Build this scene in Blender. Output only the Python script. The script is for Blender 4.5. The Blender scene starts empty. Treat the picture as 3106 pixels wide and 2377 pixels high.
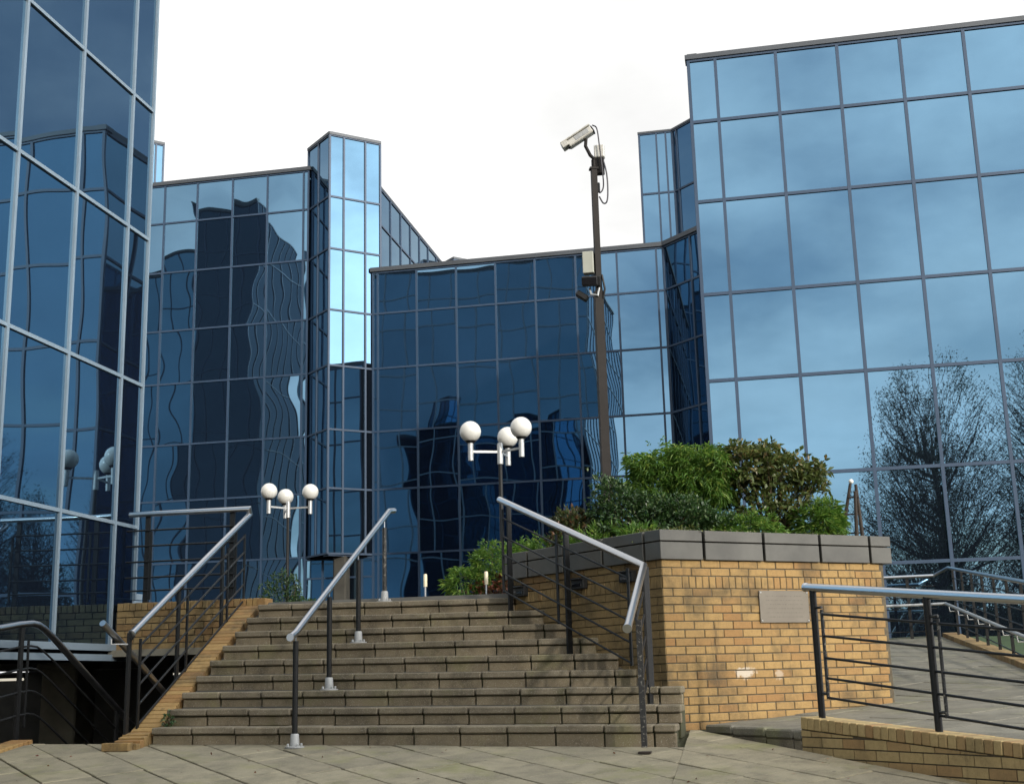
import bpy, math, random
import numpy as np
from mathutils import Vector, Matrix
R = math.radians
random.seed(7); rng = np.random.default_rng(7)
sc = bpy.context.scene
C = sc.collection

# ------------------------------------------------------------------ camera (eye is the world origin)
def cam_axes(yaw, pitch, roll):
    cy, sy = math.cos(yaw), math.sin(yaw)
    r = Vector((cy, -sy, 0)); f = Vector((sy, cy, 0)); u = Vector((0, 0, 1))
    cp, sp = math.cos(pitch), math.sin(pitch)
    f2 = cp*f + sp*u; u2 = cp*u - sp*f
    cr, sr = math.cos(roll), math.sin(roll)
    return cr*r + sr*u2, cr*u2 - sr*r, f2
ra, ua, fa_ = cam_axes(R(-11.099), R(12.717), R(-1.503))
cd = bpy.data.cameras.new('camera'); cam = bpy.data.objects.new('camera', cd); C.objects.link(cam)
m = Matrix.Identity(4)
for i in range(3):
    m[i][0] = ra[i]; m[i][1] = ua[i]; m[i][2] = -fa_[i]
cam.matrix_world = m
cd.sensor_width = 36; cd.lens = 44.398; cd.clip_start = 0.05; cd.clip_end = 3000
sc.camera = cam

# ------------------------------------------------------------------ world: daylight sky with a cloud bank
BANK_S = 0.36
SUN_AZ, SUN_EL = 41.0, 20.5          # degrees to the right of straight behind the camera (-Y), height
to_sun = Vector((math.sin(R(SUN_AZ))*math.cos(R(SUN_EL)), -math.cos(R(SUN_AZ))*math.cos(R(SUN_EL)), math.sin(R(SUN_EL))))
w = bpy.data.worlds.new('World'); sc.world = w; w.use_nodes = True
nt = w.node_tree; N = nt.nodes; Lk = nt.links; N.clear()
def nd(t, **kw):
    n = N.new(t)
    for k, v in kw.items(): setattr(n, k, v)
    return n
out = nd('ShaderNodeOutputWorld'); bg = nd('ShaderNodeBackground')
sky = nd('ShaderNodeTexSky'); sky.sky_type = 'NISHITA'; sky.sun_disc = False
sky.sun_elevation = R(SUN_EL); sky.sun_rotation = R(180 - SUN_AZ)
sky.air_density = 1.15; sky.dust_density = 0.7; sky.ozone_density = 0.7
skm = nd('ShaderNodeVectorMath', operation='SCALE'); skm.inputs['Scale'].default_value = 0.15
Lk.new(sky.outputs[0], skm.inputs[0])
tc = nd('ShaderNodeTexCoord')
sep = nd('ShaderNodeSeparateXYZ'); Lk.new(tc.outputs['Generated'], sep.inputs[0])
zc = nd('ShaderNodeMath', operation='MAXIMUM'); zc.inputs[1].default_value = 0.0; Lk.new(sep.outputs['Z'], zc.inputs[0])
za = nd('ShaderNodeMath', operation='ADD'); za.inputs[1].default_value = 0.22; Lk.new(zc.outputs[0], za.inputs[0])
inv = nd('ShaderNodeMath', operation='DIVIDE'); inv.inputs[0].default_value = 1.0; Lk.new(za.outputs[0], inv.inputs[1])
pl = nd('ShaderNodeVectorMath', operation='SCALE'); Lk.new(tc.outputs['Generated'], pl.inputs[0]); Lk.new(inv.outputs[0], pl.inputs['Scale'])
nz = nd('ShaderNodeTexNoise'); nz.inputs['Scale'].default_value = 1.5; nz.inputs['Detail'].default_value = 7; nz.inputs['Roughness'].default_value = 0.55
mp = nd('ShaderNodeMapping'); mp.inputs['Location'].default_value = (2.3, 0.4, 0.0); Lk.new(pl.outputs[0], mp.inputs[0]); Lk.new(mp.outputs[0], nz.inputs['Vector'])
# thick bank over the north and east, thin veil to the south, a clear opening high in the north-east
def dotn(v):
    n_ = nd('ShaderNodeVectorMath', operation='DOT_PRODUCT'); n_.inputs[1].default_value = tuple(Vector(v).normalized()); Lk.new(tc.outputs['Generated'], n_.inputs[0]); return n_.outputs['Value']
def rngn(v, a, b_, c=0.0, d=1.0):
    n_ = nd('ShaderNodeMapRange', interpolation_type='SMOOTHSTEP'); Lk.new(v, n_.inputs['Value'])
    for k_, x_ in (('From Min', a), ('From Max', b_), ('To Min', c), ('To Max', d)): n_.inputs[k_].default_value = x_
    return n_.outputs[0]
def mth(op, a, b_):
    n_ = nd('ShaderNodeMath', operation=op)
    for k_, x_ in ((0, a), (1, b_)):
        if isinstance(x_, (int, float)): n_.inputs[k_].default_value = x_
        else: Lk.new(x_, n_.inputs[k_])
    return n_.outputs[0]
bank = rngn(dotn((0.45, 0.89, 0.0)), -0.55, 0.25, BANK_S, 0.66)
gap = rngn(dotn((0.40, 0.72, 0.62)), 0.90, 0.985, 0.0, 0.62)
cov = mth('SUBTRACT', mth('ADD', bank, mth('SUBTRACT', mth('MULTIPLY', nz.outputs['Fac'], 1.6), 0.35)), gap)
mrv = rngn(cov, 0.46, 1.0, 0.12, 1.0)
class _O: pass
mr = _O(); mr.outputs = [mrv]
glowv = mth('MULTIPLY', rngn(dotn((0.95, -0.05, 0.25)), 0.62, 0.97), 2.2)   # sunlit edge of the bank in the east
nz2 = nd('ShaderNodeTexNoise'); nz2.inputs['Scale'].default_value = 2.6; nz2.inputs['Detail'].default_value = 6
Lk.new(mp.outputs[0], nz2.inputs['Vector'])
cr_ = nd('ShaderNodeMapRange'); cr_.inputs['From Min'].default_value = 0.3; cr_.inputs['From Max'].default_value = 0.7; cr_.inputs['To Min'].default_value = 0.94; cr_.inputs['To Max'].default_value = 1.30; Lk.new(nz2.outputs['Fac'], cr_.inputs['Value'])
crv = mth('ADD', mth('ADD', cr_.outputs[0], glowv), rngn(dotn(to_sun), -0.1, 0.8, 0.0, 0.75))
cc = nd('ShaderNodeVectorMath', operation='SCALE'); cc.inputs[0].default_value = (1.0, 1.0, 0.99); Lk.new(crv, cc.inputs['Scale'])
mix = nd('ShaderNodeMix', data_type='RGBA'); Lk.new(mr.outputs[0], mix.inputs['Factor'])
Lk.new(skm.outputs[0], mix.inputs['A']); Lk.new(cc.outputs[0], mix.inputs['B'])
Lk.new(mix.outputs['Result'], bg.inputs['Color']); bg.inputs['Strength'].default_value = 1.0
Lk.new(bg.outputs[0], out.inputs['Surface'])

sd = bpy.data.lights.new('sun', 'SUN'); sun = bpy.data.objects.new('sun', sd); C.objects.link(sun)
sd.energy = 3.4; sd.angle = R(1.4); sd.color = (1.0, 0.91, 0.79)
sun.rotation_euler = (-to_sun).to_track_quat('-Z', 'Y').to_euler()
sc.view_settings.view_transform = 'Standard'; sc.view_settings.look = 'None'
sc.view_settings.exposure = 0.0; sc.view_settings.gamma = 1.0; sc.view_settings.use_curve_mapping = False
sc.render.engine = 'CYCLES'
sc.cycles.max_bounces = 7; sc.cycles.glossy_bounces = 5; sc.cycles.diffuse_bounces = 3; sc.cycles.transmission_bounces = 4
sc.cycles.use_denoising = True; sc.cycles.use_adaptive_sampling = True; sc.cycles.adaptive_threshold = 0.02; sc.cycles.caustics_reflective = False; sc.cycles.caustics_refractive = False
sc.cycles.sample_clamp_indirect = 6.0

# ------------------------------------------------------------------ materials
class MT:
    def __init__(s, name):
        s.m = bpy.data.materials.new(name); s.m.use_nodes = True
        s.t = s.m.node_tree; s.n = s.t.nodes; s.l = s.t.links
        s.b = s.n['Principled BSDF']
    def node(s, t, ins=None, **kw):
        n = s.n.new(t)
        for k, v in kw.items(): setattr(n, k, v)
        for k, v in (ins or {}).items():
            if isinstance(v, bpy.types.NodeSocket): s.l.new(v, n.inputs[k])
            else: n.inputs[k].default_value = v
        return n
    def pos(s, scale=1.0, off=None):
        g = s.node('ShaderNodeNewGeometry')
        v = s.node('ShaderNodeVectorMath', {0: g.outputs['Position'], 'Scale': scale}, operation='SCALE').outputs[0]
        if off is not None: v = s.node('ShaderNodeVectorMath', {0: v, 1: off}, operation='ADD').outputs[0]
        return v
    def noise(s, scale, detail=4, vec=None, rough=0.55):
        return s.node('ShaderNodeTexNoise', {'Vector': vec if vec is not None else s.pos(), 'Scale': scale, 'Detail': detail, 'Roughness': rough})
    def rng(s, val, a, b, c=0.0, d=1.0, sm=False):
        n = s.node('ShaderNodeMapRange', {'Value': val, 'From Min': a, 'From Max': b, 'To Min': c, 'To Max': d})
        if sm: n.interpolation_type = 'SMOOTHSTEP'
        return n.outputs[0]
    def mix(s, f, a, b, mode='MIX'):
        n = s.node('ShaderNodeMix', data_type='RGBA', blend_type=mode)
        for k, v in (('Factor', f), ('A', a), ('B', b)):
            if isinstance(v, bpy.types.NodeSocket): s.l.new(v, n.inputs[k])
            else: n.inputs[k].default_value = v if k == 'Factor' else (*v, 1.0)
        return n.outputs['Result']
    def rand(s): return s.node('ShaderNodeObjectInfo').outputs['Random']
    def base(s, v): 
        if isinstance(v, bpy.types.NodeSocket): s.l.new(v, s.b.inputs['Base Color'])
        else: s.b.inputs['Base Color'].default_value = (*v, 1)
    def set(s, **kw):
        for k, v in kw.items():
            k = k.replace('_', ' ')
            if isinstance(v, bpy.types.NodeSocket): s.l.new(v, s.b.inputs[k])
            else: s.b.inputs[k].default_value = v
    def bump(s, h, strength=0.3, dist=0.01):
        b = s.node('ShaderNodeBump', {'Height': h, 'Strength': strength, 'Distance': dist}); s.l.new(b.outputs[0], s.b.inputs['Normal'])

def glass(name, amp, tint, freq=0.75):
    M = MT(name); n = M.n; l = M.l
    rnd = M.rand()
    off = M.node('ShaderNodeCombineXYZ', {'X': M.rng(rnd, 0, 1, 0, 37), 'Y': M.rng(rnd, 0, 1, 0, 91), 'Z': M.rng(rnd, 0, 1, 0, 53)}).outputs[0]
    p = M.pos(1.0, off)
    a = M.noise(freq, 1.0, p)
    c = M.node('ShaderNodeVectorMath', {0: a.outputs['Color'], 1: (0.5, 0.5, 0.5)}, operation='SUBTRACT').outputs[0]
    c = M.node('ShaderNodeVectorMath', {0: c, 'Scale': amp}, operation='SCALE').outputs[0]
    # each pane also sits a touch out of true
    wn = M.node('ShaderNodeTexWhiteNoise', {'Vector': off}); wn.noise_dimensions = '3D'
    t = M.node('ShaderNodeVectorMath', {0: wn.outputs['Color'], 1: (0.5, 0.5, 0.5)}, operation='SUBTRACT').outputs[0]
    t = M.node('ShaderNodeVectorMath', {0: t, 'Scale': amp*0.6}, operation='SCALE').outputs[0]
    g = M.node('ShaderNodeNewGeometry')
    s1 = M.node('ShaderNodeVectorMath', {0: g.outputs['Normal'], 1: c}, operation='ADD').outputs[0]
    s1 = M.node('ShaderNodeVectorMath', {0: s1, 1: t}, operation='ADD').outputs[0]
    nn = M.node('ShaderNodeVectorMath', {0: s1}, operation='NORMALIZE').outputs[0]
    gl = M.node('ShaderNodeBsdfAnisotropic' if False else 'ShaderNodeBsdfGlossy', {'Roughness': 0.012})
    # coated solar glass: bluish mirror, a little streaky dirt, whiter towards grazing
    lw = M.node('ShaderNodeLayerWeight', {'Blend': 0.18})
    dirt = M.rng(M.noise(0.9, 5).outputs['Fac'], 0.3, 0.75, 1.0, 0.93)
    colr = M.mix(lw.outputs['Fresnel'], tint, (0.75, 0.82, 0.88))
    colr = M.mix(1.0, colr, M.node('ShaderNodeCombineColor', {'Red': dirt, 'Green': dirt, 'Blue': dirt}).outputs[0], 'MULTIPLY')
    l.new(colr, gl.inputs['Color']); l.new(nn, gl.inputs['Normal'])
    df = M.node('ShaderNodeBsdfDiffuse', {'Color': (0.004, 0.006, 0.010, 1)})
    ad = M.node('ShaderNodeAddShader'); l.new(gl.outputs[0], ad.inputs[0]); l.new(df.outputs[0], ad.inputs[1])
    n.remove(M.b); l.new(ad.outputs[0], n['Material Output'].inputs['Surface'])
    return M.m
TINT = (0.132, 0.248, 0.35)
G_FLAT = glass('glass_flat', 0.008, TINT, 0.5)
G_WAVE = glass('glass_wavy', 0.036, (0.112, 0.214, 0.308), 0.55)
G_DARK = glass('glass_dark', 0.02, (0.03, 0.05, 0.075), 0.55)
G_MID = glass('glass_mid', 0.021, (0.108, 0.208, 0.305), 0.55)

def mk(name, col, rough=0.6, metal=0.0, spec=0.5, nscale=0, nvar=0.15, bump=0):
    M = MT(name); M.set(Roughness=rough, Metallic=metal); M.b.inputs['Specular IOR Level'].default_value = spec
    if nscale:
        f = M.noise(nscale, 5).outputs['Fac']
        k = M.rng(f, 0.25, 0.75, 1-nvar, 1+nvar)
        M.base(M.mix(1.0, col, M.node('ShaderNodeCombineColor', {'Red': k, 'Green': k, 'Blue': k}).outputs[0], 'MULTIPLY'))
        if bump: M.bump(f, bump, 0.01)
    else: M.base(col)
    return M.m
FRAME = mk('frame_paint', (0.032, 0.060, 0.108), 0.45, 0.1, nscale=1.5, nvar=0.12)
FRAME_L = mk('frame_paint_pale', (0.20, 0.26, 0.315), 0.38, 0.2, nscale=1.5, nvar=0.1)
COPE_M = mk('roof_coping', (0.07, 0.078, 0.088), 0.5, 0.3, nscale=1, nvar=0.2)
CORE = mk('core_dark', (0.006, 0.007, 0.009), 1.0, spec=0.0)
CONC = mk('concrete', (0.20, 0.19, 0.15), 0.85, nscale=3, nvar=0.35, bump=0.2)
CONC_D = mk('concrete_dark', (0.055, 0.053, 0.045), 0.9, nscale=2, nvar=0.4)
BLACK = mk('black_paint', (0.010, 0.0105, 0.011), 0.5, spec=0.25, nscale=60, nvar=0.4)
def peel():
    M = MT('peeling_black_paint')
    f = M.noise(38, 6, rough=0.7).outputs['Fac']
    k = M.rng(f, 0.56, 0.62)
    M.base(M.mix(k, (0.012, 0.012, 0.012), (0.19, 0.18, 0.155))); M.set(Roughness=0.5); M.bump(f, 0.5, 0.004); return M.m
PEEL = peel()
def steel():
    M = MT('stainless_steel'); f = M.noise(14, 5).outputs['Fac']
    M.base((0.47, 0.48, 0.50)); M.set(Metallic=1.0, Roughness=0.29); return M.m
STEEL = steel()
GALV = mk('galvanised', (0.42, 0.43, 0.43), 0.5, 0.5, nscale=30, nvar=0.2)
GREYP = mk('grey_casting', (0.33, 0.34, 0.34), 0.55, 0.1, nscale=20, nvar=0.15)
SPL = (-0.25, 12.01, -0.015)
def brick(name, col1, col2, stain):
    M = MT(name); rnd = M.rand()
    ramp = M.node('ShaderNodeValToRGB', {'Fac': rnd}); e = ramp.color_ramp.elements
    e[0].position = 0; e[0].color = (*col1, 1); e[1].position = 1; e[1].color = (*col2, 1)
    e2 = e.new(0.5); e2.color = (*[0.5*(a+b)*1.04 for a, b in zip(col1, col2)], 1)
    e3 = e.new(0.86); e3.color = (col1[0]*0.80, col1[1]*0.66, col1[2]*0.62, 1)
    f1 = M.noise(28, 6, rough=0.65).outputs['Fac']
    c = M.mix(M.rng(f1, 0.35, 0.8, 0, 0.45), ramp.outputs[0], [x*0.45 for x in col1])
    st = M.noise(2.3, 5, rough=0.6).outputs['Fac']
    sv = M.rng(st, 0.47, 0.74, 0, stain*0.9, True)
    c = M.mix(sv, c, (0.055, 0.045, 0.025))
    dr = M.noise(1.0, 5, M.node('ShaderNodeMapping', {'Vector': M.pos(), 'Scale': (7.0, 7.0, 0.9)}).outputs[0], 0.7).outputs['Fac']
    c = M.mix(M.rng(dr, 0.56, 0.74, 0, stain*0.8, True), c, (0.075, 0.055, 0.03))
    # pits
    vo = M.node('ShaderNodeTexVoronoi', {'Vector': M.pos(), 'Scale': 95}).outputs['Distance']
    c = M.mix(M.rng(vo, 0.12, 0.2, 0.55, 0), c, (0.05, 0.03, 0.015))
    # old paint splash and lime runs on the planter front
    for q, rx, rz2, k_ in ((SPL, 0.13, 0.055, 0.75), ((SPL[0]+0.30, SPL[1]+0.23, SPL[2]-0.02), 0.05, 0.06, 0.4)):
        dv = M.node('ShaderNodeVectorMath', {0: M.pos(), 1: q}, operation='SUBTRACT').outputs[0]
        dv = M.node('ShaderNodeVectorMath', {0: dv, 1: (1/rx, 1/rx, 1/rz2)}, operation='MULTIPLY').outputs[0]
        ln = M.node('ShaderNodeVectorMath', {0: dv}, operation='LENGTH').outputs['Value']
        ln = M.node('ShaderNodeMath', {0: ln, 1: M.rng(M.noise(16, 5, rough=0.7).outputs['Fac'], 0.2, 0.8, -0.7, 0.7)}, operation='ADD').outputs[0]
        c = M.mix(M.rng(ln, 1.0, 0.6, 0, k_), c, (0.55, 0.50, 0.42))
    M.base(c); M.set(Roughness=0.88); M.bump(M.node('ShaderNodeMath', {0: f1, 1: vo}, operation='ADD').outputs[0], 0.35, 0.006); return M.m
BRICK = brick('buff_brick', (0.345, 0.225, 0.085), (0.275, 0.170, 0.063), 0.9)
BRICK_D = brick('weathered_shaded_brick', (0.28, 0.20, 0.088), (0.225, 0.16, 0.072), 0.8)  # weathered buff, darkened so walls in shade carry it in their colour
BRICK_L = brick('lichened_buff_brick', (0.43, 0.325, 0.155), (0.36, 0.27, 0.125), 0.45)
MORTAR = mk('mortar', (0.085, 0.07, 0.045), 0.95, nscale=20, nvar=0.4, bump=0.3)
def stone(name, c1, c2, moss=0.0, grime=0.5):
    M = MT(name); rnd = M.rand()
    c = M.mix(rnd, c1, c2)
    f = M.noise(4.5, 6, rough=0.65).outputs['Fac']
    c = M.mix(M.rng(f, 0.38, 0.72, 0, grime, True), c, [x*0.33 for x in c1])
    sp = M.noise(110, 4, rough=0.8).outputs['Fac']
    c = M.mix(M.rng(sp, 0.56, 0.66, 0, 0.55), c, (0.46, 0.43, 0.36))
    c = M.mix(M.rng(sp, 0.40, 0.30, 0, 0.6), c, (0.03, 0.03, 0.022))
    if moss > 0.5:
        gv = M.node('ShaderNodeTexVoronoi', {'Vector': M.pos(), 'Scale': 3.1, 'Randomness': 1.0}).outputs['Distance']
        c = M.mix(M.rng(gv, 0.055, 0.045, 0, 0.6), c, (0.06, 0.055, 0.045))
    if moss:
        mo = M.noise(1.7, 6, rough=0.7).outputs['Fac']
        c = M.mix(M.rng(mo, 0.5, 0.72, 0, moss, True), c, (0.16, 0.17, 0.045))
    M.base(c); M.set(Roughness=0.86); M.bump(sp, 0.3, 0.004); return M.m
STEP_T = stone('step_slab_stone', (0.186, 0.160, 0.112), (0.146, 0.124, 0.085), 0.30, 0.7)
STEP_R = stone('step_riser_stone', (0.205, 0.168, 0.108), (0.155, 0.127, 0.082), 0.30, 0.75)
PAVE = stone('paving_stone', (0.27, 0.243, 0.165), (0.205, 0.185, 0.13), 0.55, 0.6)
PAVE_R = stone('ramp_paving_stone', (0.165, 0.158, 0.125), (0.135, 0.128, 0.10), 0.30, 0.6)
JOINT = mk('joint_dirt', (0.040, 0.043, 0.020), 0.95, nscale=9, nvar=0.5)
COPING = mk('planter_coping_metal', (0.070, 0.0685, 0.060), 0.5, 0.1, nscale=3.5, nvar=0.3)
SOIL = mk('soil', (0.04, 0.028, 0.018), 0.95, nscale=15, nvar=0.4)
GROUND = mk('asphalt_ground', (0.06, 0.06, 0.055), 0.9, nscale=1.2, nvar=0.25)
LAWN = mk('lawn', (0.03, 0.055, 0.013), 0.9, nscale=3, nvar=0.4)
OPAL = MT('opal_globe'); OPAL.base((0.66, 0.66, 0.63)); OPAL.set(Roughness=0.22); OPAL.b.inputs['Subsurface Weight'].default_value = 0.25; OPAL.b.inputs['Subsurface Radius'].default_value = (0.1, 0.1, 0.1); OPAL = OPAL.m
CREAM = mk('cream_plastic', (0.62, 0.56, 0.40), 0.4)
CAMW = mk('camera_casing', (0.50, 0.49, 0.45), 0.45, 0.1, nscale=12, nvar=0.2)
POLE_M = mk('mast_brown_paint', (0.011, 0.009, 0.008), 0.6, spec=0.2, nscale=9, nvar=0.3)
BOXC = mk('control_box_paint', (0.34, 0.35, 0.30), 0.5, nscale=5, nvar=0.1)
RUST = mk('brown_timber', (0.022, 0.015, 0.010), 0.8, nscale=12, nvar=0.4, bump=0.3)
GLOBEW = mk('white_ball', (0.75, 0.74, 0.7), 0.25)
CABLE = mk('cable_black', (0.02, 0.018, 0.025), 0.5)
LENS = mk('lens_glass', (0.01, 0.01, 0.012), 0.08)
def plaque_mat():
    M = MT('etched_plaque'); g = M.node('ShaderNodeTexCoord').outputs['Object']
    f = M.noise(5, 4).outputs['Fac']
    s = M.node('ShaderNodeSeparateXYZ', {0: g})
    rowsn = M.node('ShaderNodeMath', {0: s.outputs['Z'], 1: 26.0}, operation='MULTIPLY').outputs[0]
    fr = M.node('ShaderNodeMath', {0: rowsn}, operation='FRACT').outputs[0]
    band = M.rng(fr, 0.42, 0.46); band2 = M.rng(fr, 0.66, 0.62)
    dash = M.node('ShaderNodeTexNoise', {'Vector': M.node('ShaderNodeMapping', {'Vector': g, 'Scale': (170, 1, 26)}).outputs[0], 'Scale': 1.0, 'Detail': 0})
    k = M.node('ShaderNodeMath', {0: band, 1: band2}, operation='MULTIPLY').outputs[0]
    k = M.node('ShaderNodeMath', {0: k, 1: M.rng(dash.outputs['Fac'], 0.45, 0.55)}, operation='MULTIPLY').outputs[0]
    ab = M.node('ShaderNodeMath', {0: s.outputs['X']}, operation='ABSOLUTE').outputs[0]
    k = M.node('ShaderNodeMath', {0: k, 1: M.rng(ab, 0.225, 0.2)}, operation='MULTIPLY').outputs[0]
    az = M.node('ShaderNodeMath', {0: s.outputs['Z']}, operation='ABSOLUTE').outputs[0]
    k = M.node('ShaderNodeMath', {0: k, 1: M.rng(az, 0.122, 0.118)}, operation='MULTIPLY').outputs[0]
    c = M.mix(f, (0.11, 0.095, 0.075), (0.17, 0.15, 0.12))
    M.base(M.mix(M.rng(k, 0, 1, 0, 0.35), c, (0.045, 0.035, 0.025))); M.set(Metallic=0.5, Roughness=0.42); return M.m
PLAQUE = plaque_mat()
TUBE = MT('tube_light_glow'); TUBE.b.inputs['Emission Color'].default_value = (1, 0.93, 0.75, 1); TUBE.b.inputs['Emission Strength'].default_value = 0.7; TUBE = TUBE.m
def leafmat(name, c1, c2, c3, trans=0.35, rough=0.5):
    M = MT(name); a = M.node('ShaderNodeAttribute', attribute_name='tone').outputs['Fac']
    ramp = M.node('ShaderNodeValToRGB', {'Fac': a}); e = ramp.color_ramp.elements
    e[0].color = (*c1, 1); e[1].color = (*c3, 1); x = e.new(0.55); x.color = (*c2, 1)
    M.base(ramp.outputs[0]); M.set(Roughness=rough)
    tr = M.node('ShaderNodeBsdfTranslucent', {'Color': ramp.outputs[0]})
    mx = M.node('ShaderNodeMixShader', {0: trans, 1: M.b.outputs[0], 2: tr.outputs[0]})
    M.l.new(mx.outputs[0], M.n['Material Output'].inputs['Surface']); return M.m
L_BAMB = leafmat('bamboo_leaf', (0.05, 0.13, 0.02), (0.12, 0.24, 0.035), (0.30, 0.36, 0.07), 0.4)
L_DARK = leafmat('laurel_leaf', (0.018, 0.045, 0.015), (0.04, 0.09, 0.025), (0.13, 0.17, 0.07), 0.2, 0.32)
L_PHOT = leafmat('photinia_leaf', (0.045, 0.075, 0.02), (0.10, 0.13, 0.035), (0.20, 0.12, 0.05), 0.3, 0.4)
L_MIXR = leafmat('red_tipped_leaf', (0.025, 0.05, 0.018), (0.07, 0.085, 0.03), (0.22, 0.07, 0.04), 0.3, 0.4)
L_RED = leafmat('red_leaf', (0.10, 0.04, 0.025), (0.20, 0.07, 0.04), (0.30, 0.16, 0.07), 0.3, 0.4)
L_COVER = leafmat('cover_leaf', (0.05, 0.08, 0.015), (0.11, 0.13, 0.03), (0.18, 0.16, 0.05), 0.3)
L_TREE = leafmat('tree_leaf', (0.03, 0.04, 0.015), (0.07, 0.075, 0.03), (0.12, 0.10, 0.04), 0.3)
BARK = mk('bark', (0.055, 0.045, 0.035), 0.9, nscale=8, nvar=0.4)
STEM = mk('stem', (0.09, 0.07, 0.035), 0.8)

# ------------------------------------------------------------------ mesh helpers
def mesh(name, v, f, mat, smooth=False):
    me = bpy.data.meshes.new(name); me.from_pydata([tuple(p) for p in v], [], f); me.update()
    me.materials.append(mat)
    if smooth: me.polygons.foreach_set('use_smooth', [True]*len(me.polygons))
    return me
class MB:
    def __init__(s): s.v = []; s.f = []
    def add(s, v, f):
        b = len(s.v); s.v += [tuple(p) for p in v]; s.f += [tuple(b+i for i in q) for q in f]; return s
    def box(s, c, d, rz=0.0, rx=0.0):
        x, y, z = (k/2 for k in d); M = Matrix.Translation(c) @ Matrix.Rotation(rz, 4, 'Z') @ Matrix.Rotation(rx, 4, 'X')
        p = [M @ Vector((a*x, b*y, e*z)) for e in (-1, 1) for b in (-1, 1) for a in (-1, 1)]
        return s.add(p, [(0, 2, 3, 1), (4, 5, 7, 6), (0, 1, 5, 4), (2, 6, 7, 3), (0, 4, 6, 2), (1, 3, 7, 5)])
    def prism(s, poly, z0, z1):
        n = len(poly)
        g0 = z0 if callable(z0) else (lambda x, y: z0); g1 = z1 if callable(z1) else (lambda x, y: z1)
        v = [(x, y, g0(x, y)) for x, y in poly] + [(x, y, g1(x, y)) for x, y in poly]
        return s.add(v, [tuple(range(n-1, -1, -1)), tuple(range(n, 2*n))] + [(i, (i+1) % n, n+(i+1) % n, n+i) for i in range(n)])
    def tube(s, pts, rad, seg=10, caps=True):
        pts = [Vector(p) for p in pts]; n = len(pts); rads = rad if isinstance(rad, (list, tuple)) else [rad]*n
        T = [(pts[1]-pts[0]).normalized()] + [((pts[i]-pts[i-1]).normalized()+(pts[i+1]-pts[i]).normalized()).normalized() for i in range(1, n-1)] + [(pts[-1]-pts[-2]).normalized()]
        up = Vector((0, 0, 1)) if abs(T[0].z) < 0.95 else Vector((1, 0, 0))
        v = []; a = T[0].cross(up).normalized()
        for i in range(n):
            a = (a - T[i]*a.dot(T[i])).normalized(); b = T[i].cross(a)
            k = 1.0
            if 0 < i < n-1:
                d = (pts[i]-pts[i-1]).normalized().dot(T[i]); k = 1/max(d, 0.5)
            for j in range(seg):
                t = 2*math.pi*j/seg; v.append(pts[i] + (a*math.cos(t)+b*math.sin(t))*rads[i]*(1 if k == 1 else (1+(k-1)*0.5)))
        f = [(i*seg+j, i*seg+(j+1) % seg, (i+1)*seg+(j+1) % seg, (i+1)*seg+j) for i in range(n-1) for j in range(seg)]
        if caps: f += [tuple(range(seg-1, -1, -1)), tuple(range((n-1)*seg, n*seg))]
        return s.add(v, f)
    def lathe(s, prof, c, seg=24):
        v = []; n = len(prof)
        for r_, z in prof:
            for j in range(seg):
                t = 2*math.pi*j/seg; v.append((c[0]+r_*math.cos(t), c[1]+r_*math.sin(t), c[2]+z))
        f = [(i*seg+j, i*seg+(j+1) % seg, (i+1)*seg+(j+1) % seg, (i+1)*seg+j) for i in range(n-1) for j in range(seg)]
        f += [tuple(range(seg-1, -1, -1)), tuple(range((n-1)*seg, n*seg))]
        return s.add(v, f)
    def build(s, name, mat, parent=None, smooth=False):
        o = s_obj(name, mesh(name, s.v, s.f, mat, False), parent)
        if smooth: smooth_by_angle(o.data)
        return o
def smooth_by_angle(me, ang=40):
    me.polygons.foreach_set('use_smooth', [True]*len(me.polygons))
    try: me.set_sharp_from_angle(angle=R(ang))
    except Exception: pass
def s_obj(name, me, parent=None, loc=None, rot=(0, 0, 0), scale=(1, 1, 1)):
    """mesh given in world coordinates (loc None) or placed at loc; parents are unrotated empties or meshes at their own origin"""
    o = bpy.data.objects.new(name, me); C.objects.link(o)
    L = Vector(loc) if loc is not None else Vector((0, 0, 0))
    if parent is not None:
        o.parent = parent; L = L - wloc(parent)
    o.location = L; o.rotation_euler = rot; o.scale = scale
    return o
def wloc(o):
    L = Vector(o.location)
    while o.parent is not None: o = o.parent; L = L + Vector(o.location)
    return L
def thing(name, loc, label, cat, group=None, kind=None):
    o = bpy.data.objects.new(name, None); C.objects.link(o); o.location = loc; o.empty_display_size = 0.2
    tag(o, label, cat, group, kind); return o
def tag(o, label=None, cat=None, group=None, kind=None):
    if label: o['label'] = label
    if cat: o['category'] = cat
    if group: o['group'] = group
    if kind: o['kind'] = kind
    return o
_cb = {}
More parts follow.
